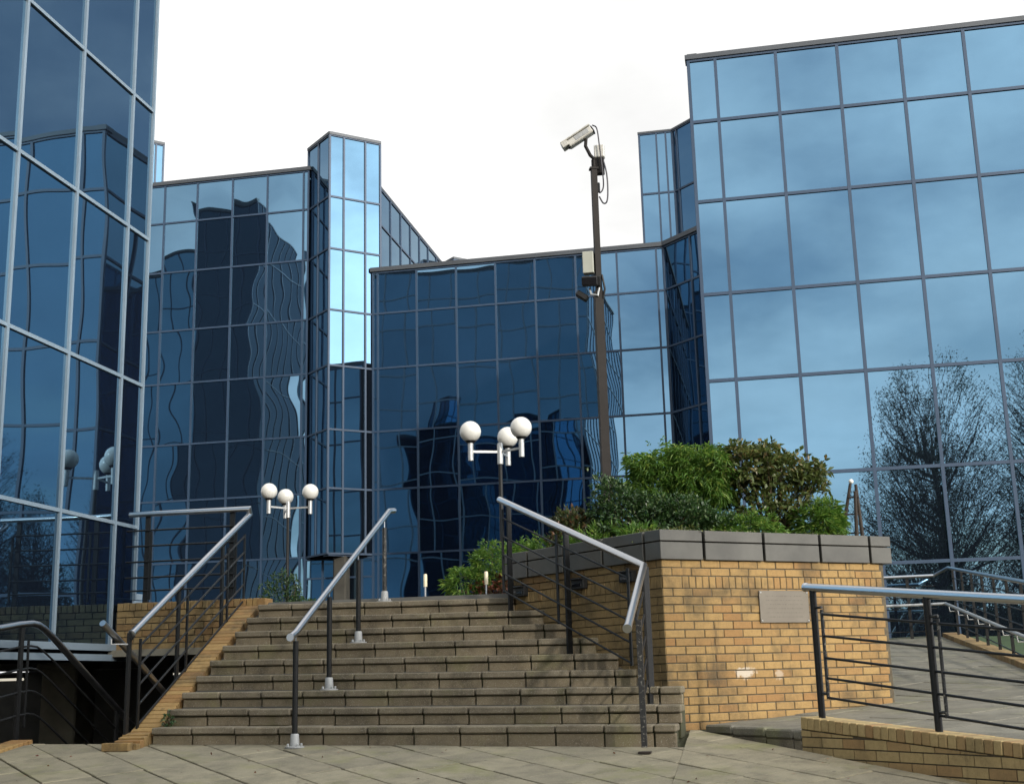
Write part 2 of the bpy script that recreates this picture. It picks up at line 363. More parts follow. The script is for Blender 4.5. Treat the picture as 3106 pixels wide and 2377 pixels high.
def cbox(dx, dy, dz, b, mat):
    """chamfered box mesh centred on the origin, cached"""
    key = (round(dx, 3), round(dy, 3), round(dz, 3), round(b, 4), mat.name)
    if key in _cb: return _cb[key]
    h = (dx/2, dy/2, dz/2); V = {}; v = []
    for sx in (-1, 1):
        for sy in (-1, 1):
            for sz in (-1, 1):
                s = (sx, sy, sz)
                for ax in range(3):
                    V[s, ax] = len(v); v.append(tuple(s[i]*(h[i] if i == ax else h[i]-b) for i in range(3)))
    f = []
    for ax in range(3):
        o1, o2 = (ax+1) % 3, (ax+2) % 3
        for s in (-1, 1):
            def k(a, c):
                t = [0, 0, 0]; t[ax] = s; t[o1] = a; t[o2] = c; return V[tuple(t), ax]
            q = [k(-1, -1), k(1, -1), k(1, 1), k(-1, 1)]
            f.append(tuple(q if s > 0 else q[::-1]))
        for a in (-1, 1):
            for c in (-1, 1):
                def p(e, face):
                    t = [0, 0, 0]; t[ax] = e; t[o1] = a; t[o2] = c; return V[tuple(t), face]
                q = [p(-1, o1), p(1, o1), p(1, o2), p(-1, o2)]
                f.append(tuple(q if a*c < 0 else q[::-1]))
    for sx in (-1, 1):
        for sy in (-1, 1):
            for sz in (-1, 1):
                s = (sx, sy, sz); q = (V[s, 0], V[s, 1], V[s, 2]); f.append(q if sx*sy*sz > 0 else q[::-1])
    me = mesh('block', v, f, mat); _cb[key] = me; return me
_ub = {}
def ubox(mat):
    if mat.name not in _ub:
        b = MB().box((0, 0, 0), (1, 1, 1)); _ub[mat.name] = mesh('unit_block', b.v, b.f, mat)
    return _ub[mat.name]
def clip(poly, a, b, c):
    """keep a*x+b*y<=c"""
    o = []
    for i in range(len(poly)):
        p, q = poly[i], poly[(i+1) % len(poly)]
        dp, dq = a*p[0]+b*p[1]-c, a*q[0]+b*q[1]-c
        if dp <= 0: o.append(p)
        if dp*dq < 0:
            t = dp/(dp-dq); o.append((p[0]+t*(q[0]-p[0]), p[1]+t*(q[1]-p[1])))
    return o
def clip_convex(poly, reg):
    """reg counter-clockwise"""
    for i in range(len(reg)):
        (x0, y0), (x1, y1) = reg[i], reg[(i+1) % len(reg)]
        a, b = (y1-y0), -(x1-x0); poly = clip(poly, a, b, a*x0+b*y0)
        if len(poly) < 3: return []
    return poly
def area(p): return 0.5*abs(sum(p[i][0]*p[(i+1) % len(p)][1]-p[(i+1) % len(p)][0]*p[i][1] for i in range(len(p))))
def jit(a): return random.uniform(-a, a)

# ------------------------------------------------------------------ measured frame of the stairs
O = Vector((-5.527, 10.869, -0.358)); TH = 0.02637; TR = 0.2806; RI = 0.15; LB = 0.4132; S0 = 0.389; TA = 0.0113
U = Vector((math.cos(TH), -math.sin(TH), -TA)); V = Vector((math.sin(TH), math.cos(TH), 0.0)); Zu = Vector((0, 0, 1))
GS, GX, GZ0 = 0.12, 0.012, -0.508
def gz(x, y): return GZ0 - GS*(10.87-min(y, 12.5)) - GX*(x+5.53)
TERR = 0.835
def landing(x, y): return -0.484 + 0.0245*(x-0.19) + 0.0511*(y-10.57)
def ramp_z(x, y): return landing(x, min(y, 13.05)) + max(0.0, y-13.05)*0.0785
WA = Vector((0.181, 10.58)); WD = Vector((0.6543, -0.7563))      # line of kerb and low wall (towards the viewer)

# ------------------------------------------------------------------ ground, plaza, landing, ramp, terrace
b = MB(); b.box((0, 60, -2.75), (900, 900, 0.2)); tag(b.build('ground', GROUND), kind='structure')
plaza = thing('plaza', (0, 6, gz(0, 6)), None, None, kind='structure')
b = MB(); bz = lambda x, y: gz(x, y)-0.035
b.prism([(-6.78, -14), (14, -14), (14, 12.4), (-0.6, 12.4), (-5.5, 11.2), (-5.5, 10.98), (-6.78, 10.98)], lambda x, y: gz(x, y)-0.6, bz)
b.build('bedding', JOINT, plaza)
PREG = [[(-6.78, 4.0), (2.9, 4.0), (2.9, 7.4), (0.20, 10.55), (-0.62, 11.48), (-0.75, 10.99), (-6.78, 10.99)]]
# convex pieces of the visible plaza
PA = [(-6.78, 4.0), (-0.75, 4.0), (-0.75, 10.78), (-5.5, 10.92), (-6.78, 10.98)]
pk = WA + WD*3.6
PB = [(-0.75, 4.0), (4.0, 4.0), (pk.x, pk.y), (0.17, 10.55), (-0.66, 11.5), (-0.75, 11.5)]
def slabs(parent, regs, zf, size, ang, mat, org, thick=0.045, gap=0.007, name='paving_slab', limit=300, key=None, stagger=0.0):
    ca, sa = math.cos(ang), math.sin(ang); out_ = []
    xs = [p[0] for r_ in regs for p in r_]; ys = [p[1] for r_ in regs for p in r_]
    n = int(max(max(xs)-min(xs), max(ys)-min(ys))/size*1.6)+3
    for i in range(-n, n):
        sh = (stagger*((i*7) % 4)/4.0)*size
        for j in range(-n, n):
            g_ = gap*random.uniform(0.7, 1.3); g2 = g_*0.3
            q = [(i*size+g_, j*size+g2+sh), ((i+1)*size-g_, j*size+g2+sh), ((i+1)*size-g_, (j+1)*size-g2+sh), (i*size+g_, (j+1)*size-g2+sh)]
            q = [(org[0]+x*ca-y*sa, org[1]+x*sa+y*ca) for x, y in q]
            for r_ in regs:
                c = clip_convex(q, r_)
                if len(c) >= 3 and area(c) > 0.004: out_.append(c)
    if key: out_.sort(key=key)
    rest = MB()
    for k, c in enumerate(out_):
        cx = sum(p[0] for p in c)/len(c); cy = sum(p[1] for p in c)/len(c)
        dz = jit(0.0035); tx, ty = jit(0.006), jit(0.006)
        top = lambda x, y: zf(x, y)+dz+tx*(x-cx)+ty*(y-cy)
        bot = lambda x, y: zf(x, y)-thick
        if k < limit:
            n_ = len(c); ins = 0.006
            inner = [(cx+(x-cx)*(1-ins/max(0.05, math.hypot(x-cx, y-cy))), cy+(y-cy)*(1-ins/max(0.05, math.hypot(x-cx, y-cy)))) for x, y in c]
            b_ = MB(); vv = [(x, y, bot(x, y)) for x, y in c]+[(x, y, top(x, y)-0.005) for x, y in c]+[(x, y, top(x, y)) for x, y in inner]
            ff = [tuple(range(2*n_, 3*n_))]+[(a*n_+i, a*n_+(i+1) % n_, (a+1)*n_+(i+1) % n_, (a+1)*n_+i) for a in (0, 1) for i in range(n_)]
            b_.add([(x-cx, y-cy, z-zf(cx, cy)) for x, y, z in vv], ff)
            s_obj(name, mesh(name, b_.v, b_.f, mat), parent, (cx, cy, zf(cx, cy)))
        else: rest.prism(c, bot, top)
    if rest.v: tag(rest.build(name+'_field', mat, parent), kind='stuff')
def in_view_key(c):
    cx = sum(p[0] for p in c)/len(c); cy = sum(p[1] for p in c)/len(c)
    v = Vector((cx, cy, gz(cx, cy))); z = v.dot(fa_); X = abs(v.dot(ra)/z)/0.405; Y = abs(v.dot(ua)/z)/0.310
    return max(0, X-1.05)*10 + max(0, Y-1.03)*10 + z*0.001
slabs(plaza, [PA, PB], gz, 0.395, R(45.5), PAVE, (-2.42, 10.0), key=in_view_key, gap=0.0075, stagger=0.5)

land = thing('ramp_landing', (1.5, 11, -0.45), None, None, kind='structure')
ke = WA - WD*1.27; we = WA + WD*3.6
LREG = [(ke.x+0.05, ke.y+0.05), (WA.x+0.0, WA.y+0.0), (we.x, we.y), (6.0, we.y), (6.0, 13.05), (1.1, 13.05)]
b = MB(); b.prism([(ke.x+0.08, ke.y+0.1), (WA.x+.06, WA.y+.06), (we.x+.06, we.y+.06), (6.0, we.y), (6.0, 13.05), (1.1, 13.05)], lambda x, y: landing(x, y)-0.9, lambda x, y: landing(x, y)-0.03)
b.prism([(1.0, 13.05), (2.86, 13.05), (2.86, 23.9), (1.0, 23.9)], lambda x, y: -1.2, lambda x, y: ramp_z(x, y)-0.03)
b.build('bedding', JOINT, land)
off = Vector((0.7563, 0.6543))*0.12
LR = [(ke.x+off.x, ke.y+off.y), (WA.x+off.x, WA.y+off.y), (we.x+off.x+.1, we.y+off.y+.1), (4.6, we.y+.1), (4.6, 13.05), (1.1, 13.05)]
slabs(land, [LR, [(1.0, 13.055), (2.86, 13.055), (2.86, 22.9), (1.0, 22.9)]], ramp_z, 0.6, R(45), PAVE_R, (1.2, 11.2), key=lambda c: c[0][1], limit=170)

terr = MB(); terr.prism([(-17, 13.46), (-2.66, 13.46), (-2.66, 16.55), (-0.95, 16.55), (-0.95, 36), (-17, 36)], 0.42, TERR)
tag(terr.build('terrace', CONC_D), kind='structure')
# rough fill under the stairs and the terrace's near edge
fill = MB(); fill.prism([(-5.5, 11.3), (-0.9, 11.3), (-2.4, 13.5), (-5.5, 13.5)], lambda x, y: -1.6, lambda x, y: -0.36+(y-11.15)*0.53)
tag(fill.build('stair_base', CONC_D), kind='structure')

# grass by the ramp
lw_ = MB(); lw_.prism([(3.2, 13.2), (9, 13.2), (9, 23.8), (3.2, 23.8)], -1.6, lambda x, y: ramp_z(2.8, y)-0.06)
tag(lw_.build('lawn', LAWN), kind='structure')

# ------------------------------------------------------------------ stairs
st = thing('stone_stairs', (O.x+2.3, O.y, O.z-0.15), 'wide flight of nine brown stone block steps up to the terrace', 'stairs')
ends = [4.718, 4.742, 4.732, 4.30, 4.104, 3.914, 3.572, 3.262, 2.872]
rz_ = -TH; ry_ = math.asin(TA)
core = MB()
for k in range(9):
    joints = [0.0]; s = S0 + jit(0.012)
    while s < ends[k]-0.06: joints.append(s); s += LB
    joints.append(ends[k])
    for i in range(len(joints)-1):
        a, c = joints[i], joints[i+1]
        for part in ('tread_slab', 'riser_block'):
            if part == 'tread_slab': dep, h, zt, yoff, mat, gp, bv = 0.33, 0.060, 0.0, 0.0, STEP_T, 0.0065, 0.010
            else: dep, h, zt, yoff, mat, gp, bv = 0.10, (0.080 if k else 0.16), -0.070, 0.030, STEP_R, 0.009, 0.005
            L_ = round(c-a-gp*2, 2)
            ctr = O + U*((a+c)/2) + V*(k*TR+dep/2+yoff+jit(0.004)) + Zu*(k*RI+zt-h/2+jit(0.0025))
            s_obj(part, cbox(L_, dep, h, bv, mat), st, ctr, (jit(0.006), ry_+jit(0.003), rz_+jit(0.003)))
    e = ends[k]-0.02
    p0 = O+V*(k*TR+0.062)+Zu*(k*RI-0.03); p1 = p0+U*e
    core.box((p0+p1)/2 + V*0.22 - Zu*0.14, (e, 0.44, 0.26), rz_)
core.build('bedding', JOINT, st)

# brick flank beside the stairs (sloping brick-on-edge coping)
fl = thing('brick_flank', (-5.65, 10.9, -0.5), 'sloping yellow brick edging up the side of the stone steps', 'wall')
slope = math.atan2(RI, TR)
def flz(y): return O.z + (y-O.y)/TR*RI - 0.115
n = 37
for i in range(n):
    y = 10.93+i*0.0663
    s_obj('brick', cbox(0.255, 0.067, 0.105, 0.004, BRICK), fl, (-5.665+jit(.003), y, flz(y)-0.052+jit(0.002)), (slope+jit(.01), 0, jit(.01)))
for i in range(4):
    s_obj('brick', cbox(0.255, 0.07, 0.105, 0.004, BRICK), fl, (-5.665, 10.90-0.074*i+.0, gz(-5.66, 10.9-.074*i)+0.045-0.018*i), (0.25*(3-i)/3, 0, jit(.01)))
s_obj('brick', cbox(0.25, 0.10, 0.07, 0.004, BRICK), fl, (-5.70, 10.60, gz(-5.7, 10.6)+0.03), (0, 0, 0.02))
b = MB(); b.add([(x, y, z) for x in (-5.78, -5.55) for y, z in ((10.7, -1.6), (13.42, -1.6), (13.42, flz(13.42)-0.10), (10.95, flz(10.95)-0.10), (10.7, gz(-5.6, 10.7)-.01))],
    [(4, 3, 2, 1, 0), (5, 6, 7, 8, 9), (0, 1, 6, 5), (1, 2, 7, 6), (2, 3, 8, 7), (3, 4, 9, 8), (4, 0, 5, 9)])
b.build('wall_core', MORTAR, fl)

# generic brick facing
def facing(parent, p0, ang, s0, s1, courses, mat, limit_cb, depth=0.06, blen=0.2125, joint=0.009, start=0.0, seed=1):
    """courses: list of (z_low, z_high, kind); face on the line through p0 at angle ang, outward to its right-hand side"""
    rr = random.Random(seed); ca, sa = math.cos(ang), math.sin(ang); nx, ny = sa, -ca; res = []
    for ci, (zl, zh, kind) in enumerate(courses):
        bl = 0.0735 if kind == 'soldier' else blen
        s = s0 if kind == 'soldier' else s0 - (blen/2 if ci % 2 else 0) - start
        while s < s1-0.01:
            a, c = max(s, s0), min(s+bl, s1)
            if kind == 'soldier' and s == s0: c = min(s+blen, s1); s = c-bl
            if c-a > 0.025:
                L_ = round(c-a-joint, 2 if c-a < bl-0.01 else 3); h = zh-zl-joint
                pr = rr.uniform(-0.0025, 0.002)
                mid = (a+c)/2; x = p0[0]+ca*mid-nx*(depth/2-pr); y = p0[1]+sa*mid-ny*(depth/2-pr)
                res.append((s, mid, (zl+zh)/2, (x, y, (zl+zh)/2+rr.uniform(-.0015, .0015)), (L_, h), (rr.uniform(-.008, .008), rr.uniform(-.006, .006), ang+rr.uniform(-.008, .008))))
            s += bl
    return [(r_, (r_[4][0], depth, r_[4][1]), mat) for r_ in res]
def lay(parent, items, limit):
    rest = MB()
    for k, (r_, d, mat) in enumerate(items):
        if k < limit: s_obj('brick', cbox(d[0], d[1], d[2], 0.004, mat), parent, r_[3], r_[5])
        else: rest.box(r_[3], d, r_[5][2])
    if rest.v: tag(rest.build('brick_field', items[-1][2], parent), kind='stuff')

# ------------------------------------------------------------------ raised brick planter
PC = (-0.923, 11.5); FA = R(37.5); LA = R(136.0)
pl_ = thing('brick_planter', (-0.6, 13, -0.5), 'large raised yellow brick planter with grey metal coping beside the steps', 'planter')
FLEN, LLEN = 2.60, 2.36
ZC = 1.005; ch = 0.0735
def courses(zbot):
    c = []; z = ZC
    for i in range(2): c.append((z-ch, z, 'n')); z -= ch
    c.append((z-0.112, z, 'soldier')); z -= 0.112
    while z > zbot: c.append((z-ch, z, 'n')); z -= ch
    return c
front = facing(pl_, PC, FA, 0.0, FLEN-0.03, courses(-0.45), BRICK, 0, seed=3)
# the left-hand face runs from the corner up the stairs: build it along the reversed direction
lend = (PC[0]+math.cos(LA)*LLEN, PC[1]+math.sin(LA)*LLEN)
left = facing(pl_, lend, LA+math.pi, 0.0, LLEN, courses(-0.12), BRICK_D, 0, seed=4, start=0.06)  # shaded side of the planter, laid in the darkened brick
def above_steps(it):
    x, y, z = it[0][3]; k = (y-O.y)/TR; return z > O.z + (k-1)*RI-0.12
left = [i for i in left if above_steps(i)]
# the plaque covers some bricks; keep them, it is screwed on
lay(pl_, front+sorted(left, key=lambda i: -i[0][2]), 300)
pend = (PC[0]+math.cos(FA)*FLEN, PC[1]+math.sin(FA)*FLEN)
def inset(d):
    nF = (math.sin(FA), -math.cos(FA)); nL = (-math.sin(LA), math.cos(LA))
    # corner offset inwards from both faces
    A = np.array([nF, nL]); rhs = np.array([nF[0]*PC[0]+nF[1]*PC[1]-d, nL[0]*PC[0]+nL[1]*PC[1]-d]); c = np.linalg.solve(A, rhs)
    return [(float(c[0]), float(c[1])), (pend[0]-nF[0]*d-d*.3, pend[1]-nF[1]*d), (pend[0]-d*1.2, 16.5-d), (-2.66+d, 16.5-d), (lend[0]-nL[0]*d+.01, lend[1]-nL[1]*d+.01)]
b = MB(); b.prism(inset(0.007), -1.2, ZC+0.02); b.build('wall_core', MORTAR, pl_)
b = MB(); b.prism(inset(0.22), ZC+0.021, 1.19); b.build('soil', SOIL, pl_)
# coping: two rows of folded metal panels with dark open joints
def coping_run(p0, ang, L_, cuts, rev=False, zt=1.272, rows=((0.168, 0.268), (0.0, 0.158)), out_=0.03, parent=pl_, zb=1.004, mat=None):
    ca, sa = math.cos(ang), math.sin(ang); nx, ny = (sa, -ca)
    for zl, zh in rows:
        for i in range(len(cuts)-1):
            a, c = cuts[i]+0.015*(i > 0), cuts[i+1]-0.015*(i < len(cuts)-2)
            d = 0.28; mid = (a+c)/2
            x = p0[0]+ca*mid+nx*(out_-d/2); y = p0[1]+sa*mid+ny*(out_-d/2)
            s_obj('coping_panel', cbox(round(c-a, 3), d, zh-zl, 0.004, mat or COPING), parent, (x, y, zb+(zl+zh)/2), (0, 0, ang+jit(.002)))
coping_run(PC, FA, FLEN, [-0.01, 0.45, 1.13, 1.80, 2.42, 2.69])
coping_run(lend, LA+math.pi, LLEN, [-0.12, 0.31, 0.93, 1.55, 2.16, LLEN+0.03])
b = MB(); b.prism([(PC[0]+.0, PC[1]+.03), (pend[0]-.01, pend[1]+.02), (pend[0]-.08, pend[1]+.22), (PC[0]+.0, PC[1]+.35), (lend[0]+.15, lend[1]+.2), (lend[0]+.02, lend[1]+.01)], ZC+0.003, ZC+0.245)
b.build('coping_backing', CORE, pl_)
# side copings towards the back
b = MB(); b.box((pend[0]-0.10, (pend[1]+16.4)/2+.1, 1.138), (0.24, 16.3-pend[1], 0.262)); b.build('side_coping', COPING, pl_)
b = MB(); b.box((-2.60, (lend[1]+16.4)/2+.15, 1.138), (0.24, 16.2-lend[1], 0.262)); b.build('side_coping', COPING, pl_)
# plaque
pc = (PC[0]+math.cos(FA)*1.335, PC[1]+math.sin(FA)*1.335)
pq = s_obj('metal_plaque', cbox(0.575, 0.012, 0.298, 0.003, PLAQUE), None, (pc[0]+math.sin(FA)*0.010, pc[1]-math.cos(FA)*0.010, 0.583), (0, 0, FA))
tag(pq, 'brushed bronze plaque with faint engraved lines on the planter wall', 'plaque')
for sx in (-.27, .27):
    for sz in (-.13, .13):
        q = s_obj('screw', cbox(0.012, 0.008, 0.012, 0.002, GALV), pq, (0, 0, 0)); q.location = (sx, -0.008, sz)
# black recessed step lights on the planter's left face
for i, (x, y, z) in enumerate(((-2.49, 13.02, 0.866), (-1.771, 12.32, 0.870), (-1.24, 11.806, 0.881))):
    wl = thing('step_light', (x, y, z-0.05), ['black bulkhead step light on the planter wall nearest the stair top', 'black bulkhead step light halfway along the planter wall', 'black bulkhead step light near the planter corner behind the bent rail'][i], 'wall light', 'step lights on the planter wall')
    nx, ny = -math.sin(LA), math.cos(LA); nx, ny = -abs(nx), -abs(ny)
    s_obj('body', cbox(0.20, 0.06, 0.105, 0.008, BLACK), wl, (x+nx*.035, y+ny*.035, z), (0, 0, LA))
    s_obj('lens', cbox(0.15, 0.01, 0.03, 0.003, LENS), wl, (x+nx*.068, y+ny*.068, z-0.015), (0, 0, LA))
    s_obj('hood', cbox(0.20, 0.04, 0.015, 0.003, BLACK), wl, (x+nx*.08, y+ny*.08, z+0.045), (0, 0, LA))

# ------------------------------------------------------------------ brick wall under the terrace rail (left of the stairs)
tw = thing('terrace_wall', (-6.4, 13.4, 0.4), 'low weathered brick wall under the terrace railing above the dark opening', 'wall')
cs = []; z = 0.845
while z > 0.42: cs.append((z-0.0735, z, 'n')); z -= 0.0735
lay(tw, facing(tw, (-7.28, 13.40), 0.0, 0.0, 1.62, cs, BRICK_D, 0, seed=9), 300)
for i in range(23):
    x = -7.24+i*0.0745
    s_obj('coping_brick', cbox(0.066, 0.225, 0.085, 0.004, BRICK_D if i < 20 else BRICK), tw, (x, 13.505, 0.89+jit(.002)), (0, 0, jit(.01)))
s_obj('coping_brick', cbox(0.10, 0.225, 0.085, 0.004, BRICK), tw, (-5.535, 13.50, 0.888), (0, 0, 0.0))
b = MB(); b.box((-6.42, 13.51, 0.63), (1.74, 0.19, 0.42)); b.build('wall_core', MORTAR, tw)
b = MB(); b.box((-6.45, 13.42, 0.375), (1.75, 0.2, 0.075)); b.build('lintel', CONC, tw)

# ------------------------------------------------------------------ kerb and low wall in front of the ramp landing
kb = thing('stone_kerb', (-0.3, 11.1, -0.55), 'rounded grey stone kerb at the foot of the ramp', 'kerb')
wang = math.atan2(WD.y, WD.x)
for i, (a, c) in enumerate(((-1.22, -0.86), (-0.85, -0.44), (-0.43, -0.17+.06), (-0.10, -0.005))):
    mid = WA + WD*((a+c)/2) + Vector((0.7563, 0.6543))*0.06
    zt = landing(mid.x, mid.y)+0.012
    for nm, h, dz, w_ in (('kerb_stone', 0.075, 0, 0.0), ('kerb_stone', 0.11, -0.079, 0.01)):
        s_obj(nm, cbox(round(c-a-.006, 3), 0.13-w_, h, 0.014 if h < .1 else .004, STEP_T if h > .1 else PAVE_R), kb, (mid.x+w_*.6, mid.y+w_*.6, zt-h/2+dz), (0, math.atan(-.0) , wang+jit(.01)))
lwall = thing('low_brick_wall', (1.2, 9.4, -0.7), 'low yellow brick wall with sloping brick-on-edge top carrying the ramp railing', 'wall')
WLEN = 3.3; csl = -0.0668
def ctop(s): return -0.362 + csl*s
sl = math.atan(csl)
ncop = int(WLEN/0.0775)
for i in range(ncop):
    s = 0.04+i*0.0775; p = WA+WD*s+Vector((0.7563, 0.6543))*0.108
    s_obj('coping_brick', cbox(0.069, 0.225, 0.093, 0.005, BRICK_L), lwall, (p.x+jit(.002), p.y+jit(.002), ctop(s)-0.047+jit(.0015)), (0, -sl, wang+jit(.012)))
rest = []
z = -0.452; ci = 0
WN = Vector((-0.7563, -0.6543))   # outward, to the viewer's left
rr = random.Random(5)
courses_l = [(-0.44-0.0765*(i+1), -0.44-0.0765*i) for i in range(-1, 8)]
for ci, (zl, zh) in enumerate(courses_l):
    s = -0.225*0.5*(ci % 2)
    while s < WLEN:
        a, c = max(s+.005, 0.0), min(s+0.22, WLEN); s += 0.225
        if c-a < 0.03: continue
        poly = [(a, zl+.005), (c, zl+.005), (c, zh-.005), (a, zh-.005)]
        poly = clip(poly, -csl, 1.0, -0.362-0.103)     # stay under the sloping coping
        if len(poly) < 3 or area(poly) < 0.0006: continue
        g0 = WA+WD*((a+c)/2)
        if max(p[1] for p in poly) < gz(g0.x, g0.y)-0.02: continue
        pr = rr.uniform(-.002, .002); n_ = len(poly)
        f0 = [WA+WD*s_+WN*(-0.004+pr) for s_, z_ in poly]; f1 = [WA+WD*s_-WN*0.06 for s_, z_ in poly]
        cx, cy, cz = g0.x, g0.y, (zl+zh)/2
        vv = [(p.x-cx, p.y-cy, q[1]-cz) for p, q in zip(f0, poly)]+[(p.x-cx, p.y-cy, q[1]-cz) for p, q in zip(f1, poly)]
        s_obj('brick', mesh('brick', vv, [tuple(range(n_)), tuple(range(2*n_-1, n_-1, -1))]+[((i+1) % n_, i, n_+i, n_+(i+1) % n_) for i in range(n_)], BRICK_L), lwall, (cx, cy, cz))
b = MB(); q0 = WA-WN*0.012; q1 = WA+WD*WLEN-WN*0.012; q2 = q1-WN*0.195; q3 = q0-WN*0.195
b.add([(p.x, p.y, -1.3) for p in (q0, q1, q2, q3)]+[(p.x, p.y, ctop(s)-0.093) for p, s in ((q0, 0), (q1, WLEN), (q2, WLEN), (q3, 0))], [(3, 2, 1, 0), (4, 5, 6, 7), (0, 1, 5, 4), (1, 2, 6, 5), (2, 3, 7, 6), (3, 0, 4, 7)])
b.build('wall_core', MORTAR, lwall)

# kerb along the far side of the ramp
rk = thing('ramp_kerb', (3.0, 18, 0), 'mossy brick kerb along the far side of the ramp below the railing', 'kerb')
y = 13.3; i = 0
while y < 22.9:
    s_obj('kerb_brick', cbox(0.24, 0.21, 0.11, 0.006, BRICK_D), rk, (2.99+jit(.004), y, ramp_z(2.8, y)+0.015), (0.0783, 0, jit(.01))); y += 0.222

def curve(pts, n=5):
    P = [Vector(p) for p in pts]; P = [P[0]*2-P[1]]+P+[P[-1]*2-P[-2]]; o_ = []
    for i in range(1, len(P)-2):
        a, b_, c, d = P[i-1:i+3]
        for k in range(n):
            t = k/n; o_.append(0.5*((2*b_)+(c-a)*t+(2*a-5*b_+4*c-d)*t*t+(3*b_-a-3*c+d)*t**3))
    return o_+[P[-2]]
# ------------------------------------------------------------------ railings
def bolt_ring(parent, c, r_=0.05, n=4):
    for i in range(n):
        a = math.pi/4+i*math.pi/2
        s_obj('bolt', cbox(0.018, 0.018, 0.03, 0.003, GALV), parent, (c[0]+r_*math.cos(a), c[1]+r_*math.sin(a), c[2]+0.022))
# left stair railing
XL = -5.755
lr = thing('stair_railing', (XL, 12.0, 0), 'black barred stair railing with steel handrail on the brick flank', 'railing')
def lrz(y): return 0.504+(y-10.935)*0.531
MB().tube([(XL, 10.90, lrz(10.90)), (XL, 13.55, lrz(13.55))], 0.031, 16).build('handrail', STEEL, lr, True)
MB().tube([(XL, 10.885, lrz(10.885)), (XL, 10.90, lrz(10.90))], 0.036, 16).build('end_cap', STEEL, lr, True)
for y in (10.885, 11.86, 12.88):
    MB().box((XL-0.02, y, (max(flz(y), gz(XL, y))+lrz(y)+0.0)/2), (0.022, 0.055, lrz(y)-max(flz(y), gz(XL, y))+0.02)).build('post', BLACK, lr)
    MB().tube([(XL-.02, y, lrz(y)-0.08), (XL+.02, y, lrz(y)-0.03)], 0.008, 6).build('bracket', BLACK, lr)
pan = [(11.06, 12.02), (12.02, 12.98), (12.98, 13.42)]
for ya, yb in pan:
    for dz in (0.19, 0.37, 0.55, 0.73, 0.91):
        MB().tube([(XL, ya, lrz(ya)-dz), (XL, yb, lrz(yb)-dz)], 0.0105, 8).build('bar', BLACK, lr)
for y in (11.06, 12.02, 12.98, 13.42):
    MB().box((XL, y, lrz(y)-0.55), (0.016, 0.032, 0.84 if y != 13.42 else 0.76)).build('upright', BLACK, lr)
# terrace railing on the brick wall
tr = thing('terrace_railing', (-6.4, 13.5, 0.93), 'level terrace railing with steel handrail on the low brick wall', 'railing')
MB().tube([(-7.22, 13.5, 1.955), (XL+0.01, 13.5, 1.955), (XL, 13.55, lrz(13.55))], 0.031, 16).build('handrail', STEEL, tr, True)
for x in (-7.0, -5.955):
    MB().box((x, 13.53, 1.43), (0.055, 0.03, 1.03)).build('post', BLACK, tr)
    MB().box((x+0.06, 13.5, 1.36), (0.026, 0.016, 0.78)).build('upright', BLACK, tr)
for dz in (0.19, 0.37, 0.55, 0.73, 0.88):
    MB().tube([(-7.25, 13.5, 1.955-dz), (-5.9, 13.5, 1.955-dz)], 0.0105, 8).build('bar', BLACK, tr)
# centre handrail
XC = -4.08
ch_ = thing('centre_handrail', (XC, 12, -0.5), 'lone steel handrail on four black tube posts down the middle of the steps', 'handrail')
def chz(y): return 0.39+(y-10.59)*0.4993
MB().tube([(XC-0.005, 10.56, chz(10.59)+0.0), (XC, 10.66, chz(10.66)), (XC, 13.50, chz(13.50)), (XC+.03, 13.60, chz(13.53))], 0.029, 16).build('handrail', STEEL, ch_, True)
MB().tube([(XC-.005, 10.545, chz(10.585)), (XC-.005, 10.562, chz(10.585))], 0.034, 16).build('end_cap', STEEL, ch_, True)
for i, (x, y, zb) in enumerate(((-4.095, 10.71, gz(-4.1, 10.71)), (-4.09, 11.57, -0.358+2*RI-.016), (-4.08, 12.41, -0.358+5*RI-.016), (-4.06, 13.25, -0.358+8*RI-.016))):
    zt = chz(y)-0.09
    MB().tube([(x, y, zb+0.10), (x, y, zt)], 0.0245, 14).build('post', BLACK if i < 3 else PEEL, ch_, True)
    MB().tube([(x, y, zt-0.01), (x, y, chz(y)-0.02)], 0.006, 8).build('pin', STEEL, ch_, True)
    bp = MB().lathe([(0.001, 0), (0.085, 0), (0.085, 0.012), (0.042, 0.016), (0.036, 0.11), (0.03, 0.118), (0.001, 0.118)], (x, y, zb), 20).build('base_plate', GREYP, ch_, True)
    bolt_ring(bp, (x, y, zb), 0.063)
# right stair railing along the planter
rr_ = thing('planter_railing', (-1.8, 12.0, 0.2), 'black barred stair railing with bent steel handrail along the planter wall', 'railing')
A0, A1 = Vector((-2.688, 12.857, 1.815)), Vector((-1.064, 11.288, 0.936)); A2 = Vector((-1.085, 9.93, 0.352))
MB().tube([A0, A1, A2], 0.032, 16).build('handrail', STEEL, rr_, True)
MB().tube([A2+(A2-A1).normalized()*-.002, A2+(A2-A1).normalized()*.02], 0.037, 16).build('end_cap', STEEL, rr_, True)
def along(t): return A0.lerp(A1, t)
for t, wdt in ((0.045, 0.05), (0.475, 0.055), (0.985, 0.06)):
    p = along(t); k = max(0, min(8, int((p.y-O.y)/TR))); zb = O.z+k*RI-TA*(p.x-O.x)
    MB().box((p.x+.03, p.y+.03, (zb+p.z)/2-.01), (wdt*.5, wdt, p.z-zb-0.02), LA).build('post', BLACK, rr_)
for t in (0.02, 0.43, 0.90):
    p = along(t); MB().box((p.x, p.y, p.z-0.52), (0.03, 0.014, 0.86), LA).build('upright', BLACK, rr_)
